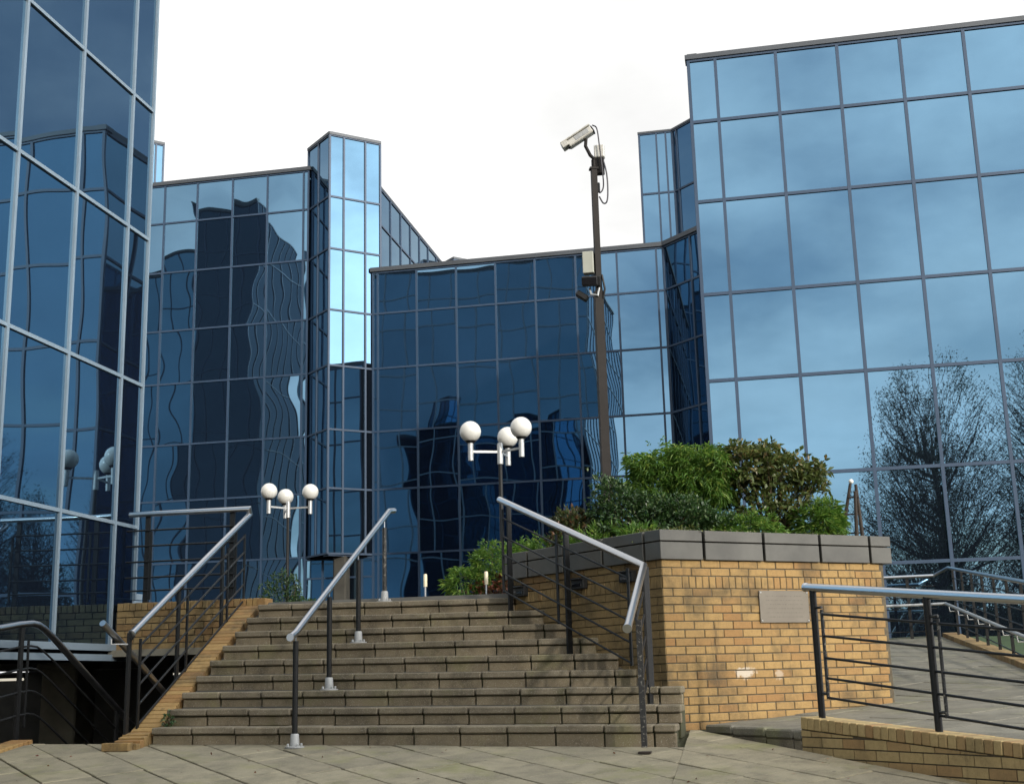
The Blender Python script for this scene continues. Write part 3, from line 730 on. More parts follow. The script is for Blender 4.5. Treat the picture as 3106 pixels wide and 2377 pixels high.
for dz in (0.18, 0.37, 0.56, 0.75, 0.93):
    MB().tube([along(0.02)-Zu*dz, along(0.90)-Zu*dz], 0.010, 8).build('bar', BLACK, rr_)
    q0 = A1.lerp(A2, 0.10); q1 = A1.lerp(A2, 0.55)
    MB().tube([q0-Zu*dz, q1-Zu*dz], 0.010, 8).build('bar', BLACK, rr_)
for t in (0.10, 0.55):
    q = A1.lerp(A2, t); MB().box((q.x, q.y, q.z-0.53), (0.014, 0.032, 0.88)).build('upright', BLACK, rr_)
yb = 10.42
MB().box((-1.045, yb, (gz(-1.04, yb)+0.055+0.425)/2), (0.045, 0.045, 0.425-gz(-1.04, yb)-0.04)).build('end_post', PEEL, rr_)
MB().box((-1.045, yb, gz(-1.04, yb)+0.008), (0.10, 0.10, 0.014)).build('base_plate', RUST, rr_)
MB().tube([(-1.045, yb, 0.33), (-1.075, 10.5, 0.45)], 0.012, 6).build('bracket', BLACK, rr_)
# front ramp railing on the low wall
fr = thing('ramp_front_railing', (1.2, 9.5, -0.4), 'thick steel handrail with black posts and bars on the low brick wall', 'railing')
back = Vector((0.7563, 0.6543))*0.11
def W3(s, z): p = WA+WD*s+back; return Vector((p.x, p.y, z))
def frz(s): return 0.656-0.1105*s
MB().tube([W3(0.065, frz(0.065)), W3(WLEN, frz(WLEN))], 0.034, 18).build('handrail', STEEL, fr, True)
MB().tube([W3(0.05, frz(0.05)), W3(0.07, frz(0.07))], 0.038, 18).build('end_cap', STEEL, fr, True)
for s in (0.135, 1.31, 2.5):
    zb = ctop(s)-.005; zt = frz(s)+0.005
    MB().tube([W3(s, zb), W3(s, zt)], 0.0275, 14).build('post', BLACK, fr, True)
    u0 = s+0.085
    MB().tube([W3(u0, frz(u0)-0.86), W3(u0, frz(u0)-0.17)], 0.013, 8).build('upright', PEEL, fr, True)
    for dz in (0.16, 0.83): MB().tube([W3(s, frz(s)-dz), W3(u0+.005, frz(s)-dz)], 0.011, 8).build('bracket', PEEL, fr)
    for dz in (0.205, 0.375, 0.545, 0.70, 0.85):
        e = min(WLEN, u0+1.16)
        MB().tube([W3(u0, frz(u0)-dz), W3(e, frz(e)-dz)], 0.010, 8).build('bar', BLACK, fr, True)
# far ramp railing
fa2 = thing('ramp_far_railing', (3.0, 18, 0.5), 'double steel handrails and black posts along the mossy ramp kerb', 'railing')
def urz(y): return 1.60+(y-22.3)*0.1045
def lrz2(y): return 1.055+(y-22.9)*0.1085
MB().tube([(-0.4, 22.75, 1.49), (2.80, 22.75, 1.512), (3.0, 22.45, urz(22.4)), (3.0, 13.3, urz(13.3))], 0.028, 12).build('handrail', STEEL, fa2, True)
MB().tube([(-0.4, 22.66, 1.0), (2.62, 22.66, 1.022), (2.92, 22.55, lrz2(22.6)), (2.92, 13.3, lrz2(13.3))], 0.024, 12).build('lower_handrail', GALV, fa2, True)
for i in range(10):
    y = 22.2-i*0.95
    MB().box((3.03, y, (ramp_z(2.8, y)+urz(y))/2), (0.035, 0.05, urz(y)-ramp_z(2.8, y))).build('post', BLACK, fa2)
    MB().tube([(3.02, y, lrz2(y)-0.10), (2.93, y, lrz2(y)-0.10), (2.92, y, lrz2(y)-0.02)], 0.008, 6).build('bracket', GALV, fa2)
for x in (2.35, 1.3, 0.3):
    MB().box((x, 22.78, 0.98), (0.05, 0.035, 1.05)).build('post', BLACK, fa2)
for dz in (0.17, 0.36, 0.55, 0.74, 0.93):
    MB().tube([(3.03, 22.3, urz(22.3)-dz), (3.03, 13.5, urz(13.5)-dz)], 0.009, 6).build('bar', BLACK, fa2)
    MB().tube([(-0.2, 22.79, 1.5-dz), (2.8, 22.79, 1.51-dz)], 0.009, 6).build('bar', BLACK, fa2)
# sunken stair rails
XB = -6.955
br = thing('basement_railing', (XB, 11, -0.5), 'curved steel handrail with black bars beside the sunken stairs at the picture edge', 'railing')
def brz(y):
    return 0.60+0.03*(y-10.9) if y < 11.25 else None
top = [(XB, 8.9, 0.36), (XB, 10.67, 0.562), (XB, 10.985, 0.606), (XB, 11.18, 0.622), (XB, 11.29, 0.614), (XB, 11.40, 0.578), (XB, 11.554, 0.505), (XB, 12.0, 0.265), (XB, 13.0, -0.275), (XB, 14.6, -1.14)]
MB().tube(top, 0.033, 14).build('handrail', STEEL, br, True)
for y, zb, zt in ((11.02, gz(XB, 11)-.02, 0.58), (9.7, gz(XB, 9.7), 0.42), (12.9, -1.5, -0.24), (13.15, -1.6, -0.38)):
    MB().box((XB, y, (zb+zt)/2), (0.024, 0.055, zt-zb)).build('post', BLACK, br)
for y in (11.14, 9.82): MB().box((XB, y, 0.06), (0.014, 0.026, 0.80)).build('upright', BLACK, br)
for dz in (0.21, 0.42, 0.63, 0.84):
    MB().tube([(p[0], p[1], p[2]-dz) for p in top], 0.010, 8).build('bar', BLACK, br)
edge = thing('brick_edging', (-6.85, 10.5, -0.55), 'short brick edging along the plaza beside the sunken stairs', 'kerb')
for i in range(14):
    y = 10.96-i*0.0745
    s_obj('brick', cbox(0.22, 0.066, 0.10, 0.004, BRICK), edge, (-6.87, y, gz(-6.87, y)-0.02), (0.12, 0, jit(.02)))
hr = thing('wall_handrail', (-5.86, 11, 0), 'short sloping steel handrail bracketed to the flank above the sunken stairs', 'handrail')
MB().tube([(-5.865, 10.55, 0.568), (-5.865, 11.163, 0.272), (-5.865, 13.4, -0.90)], 0.03, 14).build('handrail', STEEL, hr, True)
MB().tube([(-5.865, 10.72, 0.43), (-5.865, 10.72, 0.385), (-5.77, 10.87, 0.385)], 0.007, 6).build('bracket', GALV, hr)
# sunken stairs
bs = thing('basement_stairs', (-6.4, 11, -0.6), 'dark sunken concrete stairs leading down under the terrace', 'stairs')
b = MB()
for i in range(13): b.box((-6.37, 11.1+i*0.28, gz(-6, 11)-0.165*(i+1)-0.3), (1.15, 0.28, 0.6))
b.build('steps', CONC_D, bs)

# ------------------------------------------------------------------ undercroft: column, back wall, tube lights
cl = thing('concrete_column', (-9.35, 16, -2.65), 'square concrete column in the dark undercroft behind the sunken stairs', 'column')
s_obj('shaft', cbox(0.52, 0.52, 2.95, 0.02, CONC), cl, (-9.35, 16.0, -1.17))
s_obj('head', cbox(0.62, 0.62, 0.08, 0.01, CONC), cl, (-9.35, 16.0, 0.30))
uw = MB(); uw.box((-12, 27, -1.2), (16, 0.3, 3.2)); uw.box((-20, 17, -1.2), (0.3, 24, 3.2)); uw.box((-5.85, 20.5, -1.2), (0.2, 14, 3.2))
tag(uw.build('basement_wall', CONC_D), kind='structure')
for i, (x, y, z, lb) in enumerate(((-9.9, 15.4, 0.14, 'glowing tube light under the glass building at the picture edge'), (-9.55, 20.0, 0.20, 'small glowing tube light behind the stair railing post'), (-8.15, 20.4, 0.22, 'glowing tube light seen between the railing bars'))):
    tl = thing('tube_light', (x, y, z), lb, 'light', 'tube lights in the undercroft')
    MB().box((x, y, z+0.045), (0.55, 0.11, 0.05)).build('batten', BLACK, tl)
    MB().tube([(x-0.24, y, z), (x+0.24, y, z)], 0.016, 8).build('tube', TUBE, tl)

# ------------------------------------------------------------------ glass buildings
def facade(parent, p0, p1, cols, zs, gm, fm=FRAME, mw=0.055, mp=0.035, ends=(True, True), z_top_extra=0.0):
    """curtain wall from p0 to p1 (plan), outward to the right of travel; cols = distances of mullions"""
    P0 = Vector(p0); P1 = Vector(p1); D = (P1-P0); Lt = D.length; D.normalize(); ang = math.atan2(D.y, D.x); nrm = Vector((D.y, -D.x))
    cs_ = sorted(set([0.0]+[c for c in cols if 0.03 < c < Lt-0.03]+[Lt]))
    pane = ubox(gm); bar = ubox(fm)
    for i in range(len(cs_)-1):
        a, c = cs_[i], cs_[i+1]; mid = P0+D*((a+c)/2)
        for j in range(len(zs)-1):
            s_obj('glass_pane', pane, parent, (mid.x-nrm.x*.012, mid.y-nrm.y*.012, (zs[j]+zs[j+1])/2), (0, 0, ang), (c-a-0.012, 0.024, zs[j+1]-zs[j]-0.012))
    for i, c in enumerate(cs_):
        if (i == 0 and not ends[0]) or (i == len(cs_)-1 and not ends[1]): continue
        q = P0+D*c+nrm*(mp/2)
        s_obj('mullion', bar, parent, (q.x, q.y, (zs[0]+zs[-1])/2), (0, 0, ang), (mw, mp, zs[-1]-zs[0]))
    mid = P0+D*(Lt/2)+nrm*(mp*0.45)
    for z in zs: s_obj('transom', bar, parent, (mid.x, mid.y, z), (0, 0, ang), (Lt+0.002, mp*0.88, mw))
def cope(parent, p0, p1, z, h=0.14, o=0.07, d=0.3):
    P0 = Vector(p0); P1 = Vector(p1); D = P1-P0; Lt = D.length; ang = math.atan2(D.y, D.x); n_ = Vector((D.y, -D.x)).normalized()
    c = (P0+P1)/2 + n_*(o-d/2)
    s_obj('roof_coping', ubox(COPE_M), parent, (c.x, c.y, z+h/2), (0, 0, ang), (Lt+0.05, d, h))
def core_part(parent, poly, z0, z1): MB().prism(poly, z0, z1).build('core', CORE, parent)
LEV = [0.86, 1.85, 3.58, 5.46, 7.19, 9.115, 10.82, 12.74, 14.40, 16.33, 18.05, 19.45]
# right building
rb = thing('glass_office_block', (6, 24, 0), 'broad blue mirror-glass office block with square panes, trees reflected low down', 'building')
zr_ = [0.15]+LEV[1:7]+[12.17]
facade(rb, (-0.86, 24.0), (14.5, 24.0), [0.54+1.203*i for i in range(13)], zr_, G_FLAT, mw=0.062)
cope(rb, (-0.90, 24.0), (14.5, 24.0), 12.19, 0.10, 0.06)
core_part(rb, [(-0.82, 24.03), (14.5, 24.03), (14.5, 33), (3.0, 33), (-0.82, 30)], -2.6, 12.18)
facade(rb, (-0.86, 30.0), (-0.86, 24.0), [1.2*i for i in range(5)], zr_, G_FLAT)
cope(rb, (-0.86, 30.0), (-0.86, 24.0), 12.19, 0.13, 0.02, 0.2)
# central building
mbd = thing('recessed_glass_block', (-6, 35.3, TERR), 'dark blue mirror-glass block set back between the towers, wavy reflections', 'building')
YM = 35.3
zm_ = [TERR]+LEV[1:7]+[12.12]
facade(mbd, (-11.15, YM), (-2.32, YM), [x+11.15 for x in (-11.0, -9.78, -8.55, -7.34, -6.14, -4.92, -3.69, -2.53)], zm_, G_MID)
cope(mbd, (-11.2, YM), (-2.30, YM), 12.15, 0.13, 0.08)
facade(mbd, (-2.32, YM), (2.4, YM-4.72), [1.17+1.2*i for i in range(5)], zm_, G_MID)
cope(mbd, (-2.32, YM), (2.4, YM-4.72), 12.15, 0.13, 0.08)
core_part(mbd, [(-11.3, YM+.04), (-2.33, YM+.04), (2.45, YM-4.66), (6, 33), (6, 50), (-11.3, 50)], 0.0, 12.13)
# right-hand tower above the central roof
rt = thing('glass_roof_tower', (-1.5, 36.8, 12.2), 'narrow pale blue glass tower rising over the roof beside the right block', 'tower')
zt_ = [12.2, 12.74, 14.40, 16.38]
facade(rt, (-2.97, 36.8), (-1.95, 36.8), [0.525, 0.815], zt_, G_MID)
facade(rt, (-1.95, 36.8), (1.6, 33.25), [0.2, 1.4, 2.6, 3.8], zt_, G_MID)
cope(rt, (-2.99, 36.8), (-1.93, 36.8), 16.39, 0.06, 0.05); cope(rt, (-1.95, 36.8), (1.6, 33.25), 16.39, 0.06, 0.05)
facade(rt, (-2.97, 42), (-2.97, 36.8), [1.2, 2.4, 3.6, 4.8], zt_, G_MID)
core_part(rt, [(-2.93, 36.84), (-1.93, 36.84), (1.6, 33.3), (4, 36), (4, 42), (-2.93, 42)], 12.2, 16.39)
# tall block at left rear
lb_ = thing('tall_glass_wing', (-16, 35.3, TERR), 'tall blue mirror-glass wing with rippling reflections left of the pale tower', 'building')
zl_ = [TERR]+LEV[1:9]+[15.68]
facade(lb_, (-22.0, YM), (-13.25, YM), [x+22.0 for x in (-20.5, -19.3, -18.1, -16.98, -15.78, -14.61, -13.41)], zl_, G_WAVE)
cope(lb_, (-22.0, YM), (-13.2, YM), 15.70, 0.12, 0.07)
facade(lb_, (-11.5, 35.6), (-11.5, 45.2), [0.3+1.2*i for i in range(9)], [12.2, 12.74, 14.4, 15.62], G_FLAT, ends=(True, False))
cope(lb_, (-11.5, 35.6), (-11.5, 45.4), 15.64, 0.08, 0.04)
facade(lb_, (-11.5, 45.3), (-10.9, 44.7), [], [12.2, 14.4, 15.62], G_FLAT); facade(lb_, (-10.9, 44.7), (-9.9, 45.7), [0.6], [12.2, 14.4, 15.62], G_FLAT)
cope(lb_, (-11.5, 45.3), (-10.9, 44.7), 15.64, 0.08, 0.04); cope(lb_, (-10.9, 44.7), (-9.9, 45.7), 15.64, 0.08, 0.04)
core_part(lb_, [(-22, YM+.04), (-11.54, YM+.3), (-11.54, 52), (-22, 52)], 0.0, 15.66)
core_part(lb_, [(-11.5, 45.36), (-10.9, 44.76), (-9.95, 45.72), (-11.5, 47)], 12.14, 15.64)
# pale pointed tower
tw2 = thing('pointed_glass_tower', (-12.2, 35, TERR), 'slim pointed glass tower with a white sky reflection on its main face', 'tower')
T0, T1, T2 = (-13.30, 35.42), (-12.24, 34.40), (-10.98, 35.50)
zt2 = [3.58]+LEV[3:9]+[16.40]
facade(tw2, T0, T1, [0.72], zt2, G_MID); facade(tw2, T1, T2, [0.46, 1.17], zt2, G_FLAT)
facade(tw2, T2, (T2[0]-2.3, T2[1]+2.3), [1.2, 2.4], [12.2, 12.74, 14.4, 16.40], G_FLAT)
facade(tw2, (T0[0]+1.2, T0[1]+1.2), T0, [0.8], [15.7, 16.40], G_FLAT)
cope(tw2, T0, T1, 16.41, 0.09, 0.05, 0.2); cope(tw2, T1, T2, 16.41, 0.09, 0.05, 0.2)
core_part(tw2, [(T0[0]+.05, T0[1]+.02), (T1[0], T1[1]+.06), (T2[0]-.05, T2[1]+.02), (T2[0]-2.3, T2[1]+2.3), (T0[0]+1.2, T0[1]+1.25)], 3.5, 16.41)
s_obj('soffit', ubox(FRAME), tw2, (-12.2, 35.05, 3.53), (0, 0, R(45)), (0.9, 0.9, 0.04))
# recessed ground floor beneath it, with a round-edged column
MB().box((-12.2, 36.35, 2.2), (2.4, 0.1, 2.7)).build('entrance_back', CORE, tw2)
facade(tw2, (-13.24, 35.29), (-11.16, 35.29), [0.55, 1.15, 1.75], [TERR, 2.95, 3.5], G_FLAT)
s_obj('column', cbox(0.40, 0.40, 2.72, 0.05, CONC_D), tw2, (-12.0, 34.95, 2.2))  # dark concrete puts the overhang's shade into the column's colour
# second pointed tower peeping past the left block
tw3 = thing('edge_glass_tower', (-19.6, 37, 15.7), 'sliver of pale glass roof tower peeping out past the near left block', 'tower')
zt3 = [15.72, 16.4, 18.02]
facade(tw3, (-21.2, 37.2), (-20.2, 36.2), [0.7], zt3, G_MID); facade(tw3, (-20.2, 36.2), (-19.2, 37.2), [0.6, 1.15], zt3, G_FLAT)
facade(tw3, (-19.2, 37.2), (-20.9, 39.9), [1.2], zt3, G_FLAT)
cope(tw3, (-21.2, 37.2), (-20.2, 36.2), 18.03, 0.09, 0.05, 0.2); cope(tw3, (-20.2, 36.2), (-19.2, 37.2), 18.03, 0.09, 0.05, 0.2)
core_part(tw3, [(-21.1, 37.2), (-20.2, 36.27), (-19.25, 37.22), (-20.9, 39.85), (-21.1, 39.5)], 15.67, 18.03)
# near left block
XF = -7.32
nb = thing('near_glass_block', (-12, 8, 0.3), 'near left mirror-glass block with pale frames, reflecting the other buildings', 'building')
zn = [0.46]+LEV[1:]
mul = [13.83-c for c in (13.32, 12.15, 11.0, 9.84, 8.68, 7.52, 6.36, 5.2, 4.04, 2.88)]
facade(nb, (XF, 1.8), (XF, 13.83), [13.83-1.8-m_ for m_ in mul], zn, G_MID, FRAME_L, mw=0.041, mp=0.028, ends=(True, False))
facade(nb, (XF, 13.83), (-21.0, 13.83), [0.5+1.2*i for i in range(12)], [1.0]+zn[1:], G_MID, FRAME_L, mw=0.06)
for z in (0.33, 0.44): s_obj('sill', ubox(FRAME_L), nb, (XF+0.0, (1.8+13.83)/2, z), (0, 0, 0), (0.10, 12.06, 0.07))
cope(nb, (XF, 1.8), (XF, 13.9), 19.47, 0.13, 0.08); cope(nb, (XF+.05, 13.83), (-21, 13.83), 19.47, 0.13, 0.08)
core_part(nb, [(-21, 1.8), (XF-.04, 1.8), (XF-.04, 13.79), (-21, 13.79)], 0.31, 19.46)
# block farther left, seen only in the wing's reflections
ob = thing('outlying_glass_tower', (-28, 6, -2.6), 'dark glass tower showing only as a black shape reflected in the tall wing', 'tower')
zo = [-2.0, 1.85, 5.46, 9.1, 12.74, 16.33, 20.0, 23.0, 25.6]
facade(ob, (-26.0, 9.0), (-29.7, 9.0), [0.6+1.2*i for i in range(4)], zo, G_DARK)
facade(ob, (-26.0, 1.0), (-26.0, 9.0), [1.2*i for i in range(7)], zo, G_DARK)
cope(ob, (-26.0, 9.0), (-29.7, 9.0), 25.6)
core_part(ob, [(-29.7, 1), (-26.04, 1), (-26.04, 8.96), (-29.7, 8.96)], -2.7, 25.6)
ob3 = thing('outlying_glass_block', (-34, 6, -2.6), 'glass block beyond the dark tower, seen only as a reflection in the tall wing', 'building')
facade(ob3, (-29.8, 8.4), (-38, 8.4), [0.5+1.2*i for i in range(7)], zo[:8], G_FLAT); cope(ob3, (-29.8, 8.4), (-38, 8.4), 23.0)
core_part(ob3, [(-38, 1), (-29.8, 1), (-29.8, 8.36), (-38, 8.36)], -2.7, 23.0)
# ------------------------------------------------------------------ lamp posts
def lamp(x, y, label, angs, zg, off):
    t = thing('globe_lamp', (x, y, TERR), label, 'street lamp', 'three-globe lamp posts')
    MB().lathe([(0.001, 0), (0.11, 0), (0.11, 0.02), (0.05, 0.03), (0.042, 0.5), (0.036, 0.55), (0.03, zg-TERR-0.42), (0.03, zg-TERR-0.42)], (x, y, TERR), 14).build('pole', BLACK, t, True)
    MB().lathe([(0.001, 0), (0.045, 0), (0.045, 0.30), (0.038, 0.33), (0.001, 0.33)], (x, y, zg-0.50), 14).build('collar', GALV, t, True)
    for a, ln in angs:
        ex, ey = x+ln*math.cos(a), y+ln*math.sin(a)
        ar = MB().box(((x+ex)/2, (y+ey)/2, zg-0.31), (ln, 0.02, 0.035), a).build('arm', GALV, t)
        MB().lathe([(0.001, 0), (0.042, 0), (0.042, 0.29), (0.001, 0.29)], (ex, ey, zg-0.45), 12).build('socket', GALV, ar, True)
        MB().lathe([(0.001, 0), (0.06, 0.0), (0.085, 0.035), (0.001, 0.036)], (ex, ey, zg-0.175), 16).build('cup', BLACK, ar, True)
        rg = 0.165
        MB().lathe([(max(0.001, rg*math.sin(math.pi*i/18)), -rg*math.cos(math.pi*i/18)) for i in range(19)], (ex, ey, zg), 28).build('globe', OPAL, ar, True)
lamp(-3.90, 18.8, 'taller-looking triple globe lamp post behind the top of the planter railing', [(R(203), 0.46), (R(86), 0.46), (R(327), 0.46)], 3.70, 0)
lamp(-9.49, 24.3, 'smaller triple globe lamp post in front of the dark wing, left of centre', [(R(238), 0.48), (R(118), 0.50), (R(358), 0.48)], 3.79, 0)

# ------------------------------------------------------------------ camera mast
mx, my = -1.815, 15.0
ms = thing('camera_mast', (mx, my, 1.2), 'tall brown security camera mast rising out of the planter', 'camera mast')
MB().box((mx, my, 2.9), (0.105, 0.105, 3.5), R(20)).build('lower_pole', POLE_M, ms)
MB().box((mx+.008, my, 5.45), (0.072, 0.072, 1.65), R(20)).build('upper_pole', POLE_M, ms)
MB().box((mx+.008, my, 6.28), (0.11, 0.09, 0.025), R(20)).build('top_plate', POLE_M, ms)
MB().tube([(mx+.01, my, 6.28), (mx+.01, my, 6.40)], 0.03, 10).build('spigot', POLE_M, ms, True)
MB().tube([(mx+.03, my, 6.40), (mx-.03, my, 6.47), (mx-.085, my, 6.60), (mx-.075, my, 6.70)], 0.022, 8).build('bracket', POLE_M, ms, True)
cm_c = Vector((mx-0.145, my-0.02, 6.715)); tilt = R(30)
h_ = s_obj('camera_housing', cbox(0.36, 0.12, 0.095, 0.012, CAMW), ms, cm_c, (0, -tilt, 0))
def campart(name, c, d, mat, bev=0.012):
    o_ = bpy.data.objects.new(name, cbox(d[0], d[1], d[2], bev, mat)); C.objects.link(o_); o_.parent = h_; o_.location = c; return o_
campart('sunshield', (-0.035, 0, 0.062), (0.44, 0.145, 0.02), CAMW, 0.006)
campart('hood', (-0.215, 0, 0.022), (0.09, 0.14, 0.075), CAMW, 0.006)
campart('lens', (-0.185, 0, -0.01), (0.02, 0.08, 0.06), LENS, 0.004)
campart('label_patch', (0.03, -0.062, 0.005), (0.2, 0.006, 0.06), GREYP, 0.002)
campart('rear_cap', (0.185, 0, -0.005), (0.02, 0.11, 0.09), BLACK, 0.006)
s_obj('junction_box', cbox(0.13, 0.10, 0.17, 0.01, CAMW), ms, (mx+.085, my+.05, 6.52)); s_obj('junction_base', cbox(0.115, 0.09, 0.22, 0.01, POLE_M), ms, (mx+.08, my+.05, 6.325))
MB().tube(curve([(mx+.02, my-.04, 6.86), (mx+.075, my-.05, 6.80), (mx+.10, my-.05, 6.55), (mx+.125, my-.04, 6.2), (mx+.12, my, 6.02), (mx+.075, my, 5.95), (mx+.05, my, 6.0)]), 0.009, 7).build('cable', CABLE, ms, True)
MB().tube(curve([(mx+.12, my+.03, 6.45), (mx+.17, my, 6.2), (mx+.175, my, 5.95), (mx+.155, my, 5.82), (mx+.11, my, 5.81), (mx+.065, my, 5.9)]), 0.010, 7).build('cable', CABLE, ms, True)
s_obj('cable_gland', cbox(0.035, 0.04, 0.13, 0.006, BLACK), ms, (mx+.06, my, 6.02))
s_obj('control_box', cbox(0.135, 0.11, 0.28, 0.006, BOXC), ms, (mx-0.105, my-.03, 5.02))
fl_ = s_obj('floodlight', cbox(0.23, 0.16, 0.13, 0.012, BLACK), ms, (mx-0.07, my-.09, 4.765), (R(18), 0, R(8)))
s_obj('floodlight_glass', cbox(0.19, 0.012, 0.095, 0.003, LENS), ms, (mx-0.085, my-.172, 4.745), (R(18), 0, R(8)))
s_obj('floodlight', cbox(0.16, 0.10, 0.075, 0.012, BLACK), ms, (mx-0.20, my-.03, 4.60), (0, R(35), R(5)))
MB().tube([(mx-.1, my-.06, 4.68), (mx-.08, my-.08, 4.60), (mx+.0, my-.07, 4.58), (mx+.02, my-.06, 4.68)], 0.014, 7).build('clamp', GALV, ms, True)
MB().tube([(mx+.06, my-.05, 4.85), (mx+.09, my-.05, 4.66), (mx+.06, my-.03, 4.55)], 0.013, 7).build('clamp', BLACK, ms, True)

# ------------------------------------------------------------------ bollard lights, small planter, obelisk, white coping
for i, (x, y, z, lb) in enumerate(((-4.08, 15.0, 0.955, 'small steel bollard light standing alone on the terrace edge'), (-3.32, 15.0, 0.97, 'small steel bollard light on the pale planter coping among red leaves'))):
    t = thing('bollard_light', (x, y, TERR), lb, 'bollard light', 'bollard lights at the stair top')
    zb = TERR if i == 0 else 0.97; hh = 1.06-zb
    MB().tube([(x, y, zb), (x, y, 1.10)], 0.013, 10).build('stem', STEEL, t, True)
    MB().lathe([(0.001, 0), (0.024, 0), (0.024, 0.14), (0.018, 0.155), (0.001, 0.155)], (x, y, 1.10), 14).build('lamp_head', CREAM, t, True)
sp = thing('low_planter', (-3.4, 15.5, TERR), 'low bed with pale coping blocks at the top of the steps', 'planter')
s_obj('coping_panel', cbox(0.30, 0.22, 0.13, 0.005, COPING), sp, (-3.24, 15.02, 0.905)); s_obj('coping_panel', cbox(0.10, 0.22, 0.13, 0.005, COPING), sp, (-3.03, 15.02, 0.905))
s_obj('coping_panel', cbox(0.42, 0.22, 0.10, 0.005, COPE_M), sp, (-3.62, 15.12, 0.885)); MB().box((-3.4, 15.7, 0.88), (0.85, 1.0, 0.09)).build('soil', SOIL, sp)
wp = thing('pale_coping_planter', (-7.7, 14.3, TERR), 'stack of two pale coping panels beside the glass corner behind the terrace rail', 'planter')
s_obj('coping_panel', cbox(0.9, 0.3, 0.075, 0.005, FRAME_L), wp, (-7.93, 14.35, 1.083), (0, R(2.5), R(-20))); s_obj('coping_panel', cbox(0.9, 0.3, 0.07, 0.005, FRAME_L), wp, (-7.93, 14.35, 1.002), (0, R(2.5), R(-20)))
MB().box((-7.93, 14.35, 0.90), (0.84, 0.26, 0.13), R(-20)).build('base', BRICK_D, wp)
ob2 = thing('timber_obelisk', (0.93, 13.9, 1.19), 'brown leaning timber posts topped by a white ball at the planter end', 'garden ornament')
for (x0, y0, x1, y1, z1) in ((0.77, 13.85, 0.945, 13.9, 1.93), (1.03, 13.85, 1.0, 13.9, 1.92), (0.95, 13.8, 0.985, 13.85, 1.84)):
    MB().tube([(x0, y0, 1.17), (x1, y1, z1)], [0.022, 0.016], 8).build('post', RUST, ob2, True)
for z in (1.4, 1.6, 1.78): MB().tube([(0.80+(z-1.3)*.22, 13.87, z), (1.02, 13.87, z)], 0.009, 6).build('rung', RUST, ob2)
MB().lathe([(max(.001, .026*math.sin(math.pi*i/10)), -.026*math.cos(math.pi*i/10)) for i in range(11)], (0.955, 13.9, 1.955), 14).build('ball', GLOBEW, ob2, True)

# ------------------------------------------------------------------ plants
def leaves(name, mat, parent, pts, dirs, length, width, fold=0.25, droop=0.3, seed=0):
    g = np.random.default_rng(seed); n = len(pts)
    d = dirs/np.linalg.norm(dirs, axis=1, keepdims=True)
    up = g.normal(size=(n, 3))*0.6+np.array([0, 0, 1.0]); s = np.cross(d, up); s /= np.linalg.norm(s, axis=1, keepdims=True)+1e-9
    nn = np.cross(s, d); Lg = length*g.uniform(0.6, 1.25, (n, 1)); Wd = width*g.uniform(0.75, 1.25, (n, 1))
    dz = np.array([0, 0, -1.0])
    a = pts; m_ = pts+d*Lg*0.5; e = pts+d*Lg+dz*Lg*droop
    l_ = m_+s*Wd*0.5+nn*Wd*fold+dz*Lg*droop*.2; r_ = m_-s*Wd*0.5+nn*Wd*fold+dz*Lg*droop*.2
    v = np.stack([a, l_, e, r_], 1).reshape(-1, 3)
    me = bpy.data.meshes.new(name); me.vertices.add(4*n); me.vertices.foreach_set('co', v.ravel().astype(np.float32))
    idx = np.arange(n)[:, None]*4
    tri = np.concatenate([idx+np.array([[0, 1, 2]]), idx+np.array([[0, 2, 3]])], 1).reshape(-1)
    me.loops.add(6*n); me.loops.foreach_set('vertex_index', tri.astype(np.int32))
    me.polygons.add(2*n); me.polygons.foreach_set('loop_start', np.arange(0, 6*n, 3, dtype=np.int32)); me.polygons.foreach_set('loop_total', np.full(2*n, 3, np.int32))
    me.update(calc_edges=True); me.validate()
    at = me.attributes.new('tone', 'FLOAT', 'POINT'); tone = np.repeat(np.clip(g.beta(2.0, 2.6, n)+g.normal(0, .05, n), 0, 1), 4); at.data.foreach_set('value', tone.astype(np.float32))
    me.materials.append(mat)
    o = s_obj(name, me, parent); return o
def blob_pts(g, n, c, r, flat=0.0, shell=0.55, lump=0.22, box=1.0):
    d = g.normal(size=(n, 3)); d /= np.linalg.norm(d, axis=1, keepdims=True)
    if box != 1.0: d = np.sign(d)*np.abs(d)**box
    if flat: d[:, 2] = np.abs(d[:, 2])*(1-flat)+d[:, 2]*flat
    k = shell+(1-shell)*g.random(n)**0.6; k = k*np.where(g.random(n) < 0.06, g.uniform(1.0, 1.22, n), 1.0)
    ph = g.random(6)*6.28
    lum = 1+lump*(np.sin(4*d[:, 0]+ph[0])*np.sin(5*d[:, 1]+ph[1])+np.sin(7*d[:, 2]+ph[2]+3*d[:, 0]))*0.6
    p = np.array(c)+d*np.array(r)*(k*lum)[:, None]
    return p, d
def stems(parent, base, tips, rad, mat=STEM, name='stem'):
    b_ = MB()
    for t in tips:
        mid = (np.array(base)*0.5+np.array(t)*0.5)+np.array([jit(.04), jit(.04), .03]); b_.tube([base, mid, t], [rad, rad*.7, rad*.3], 5)
    return b_.build(name, mat, parent)
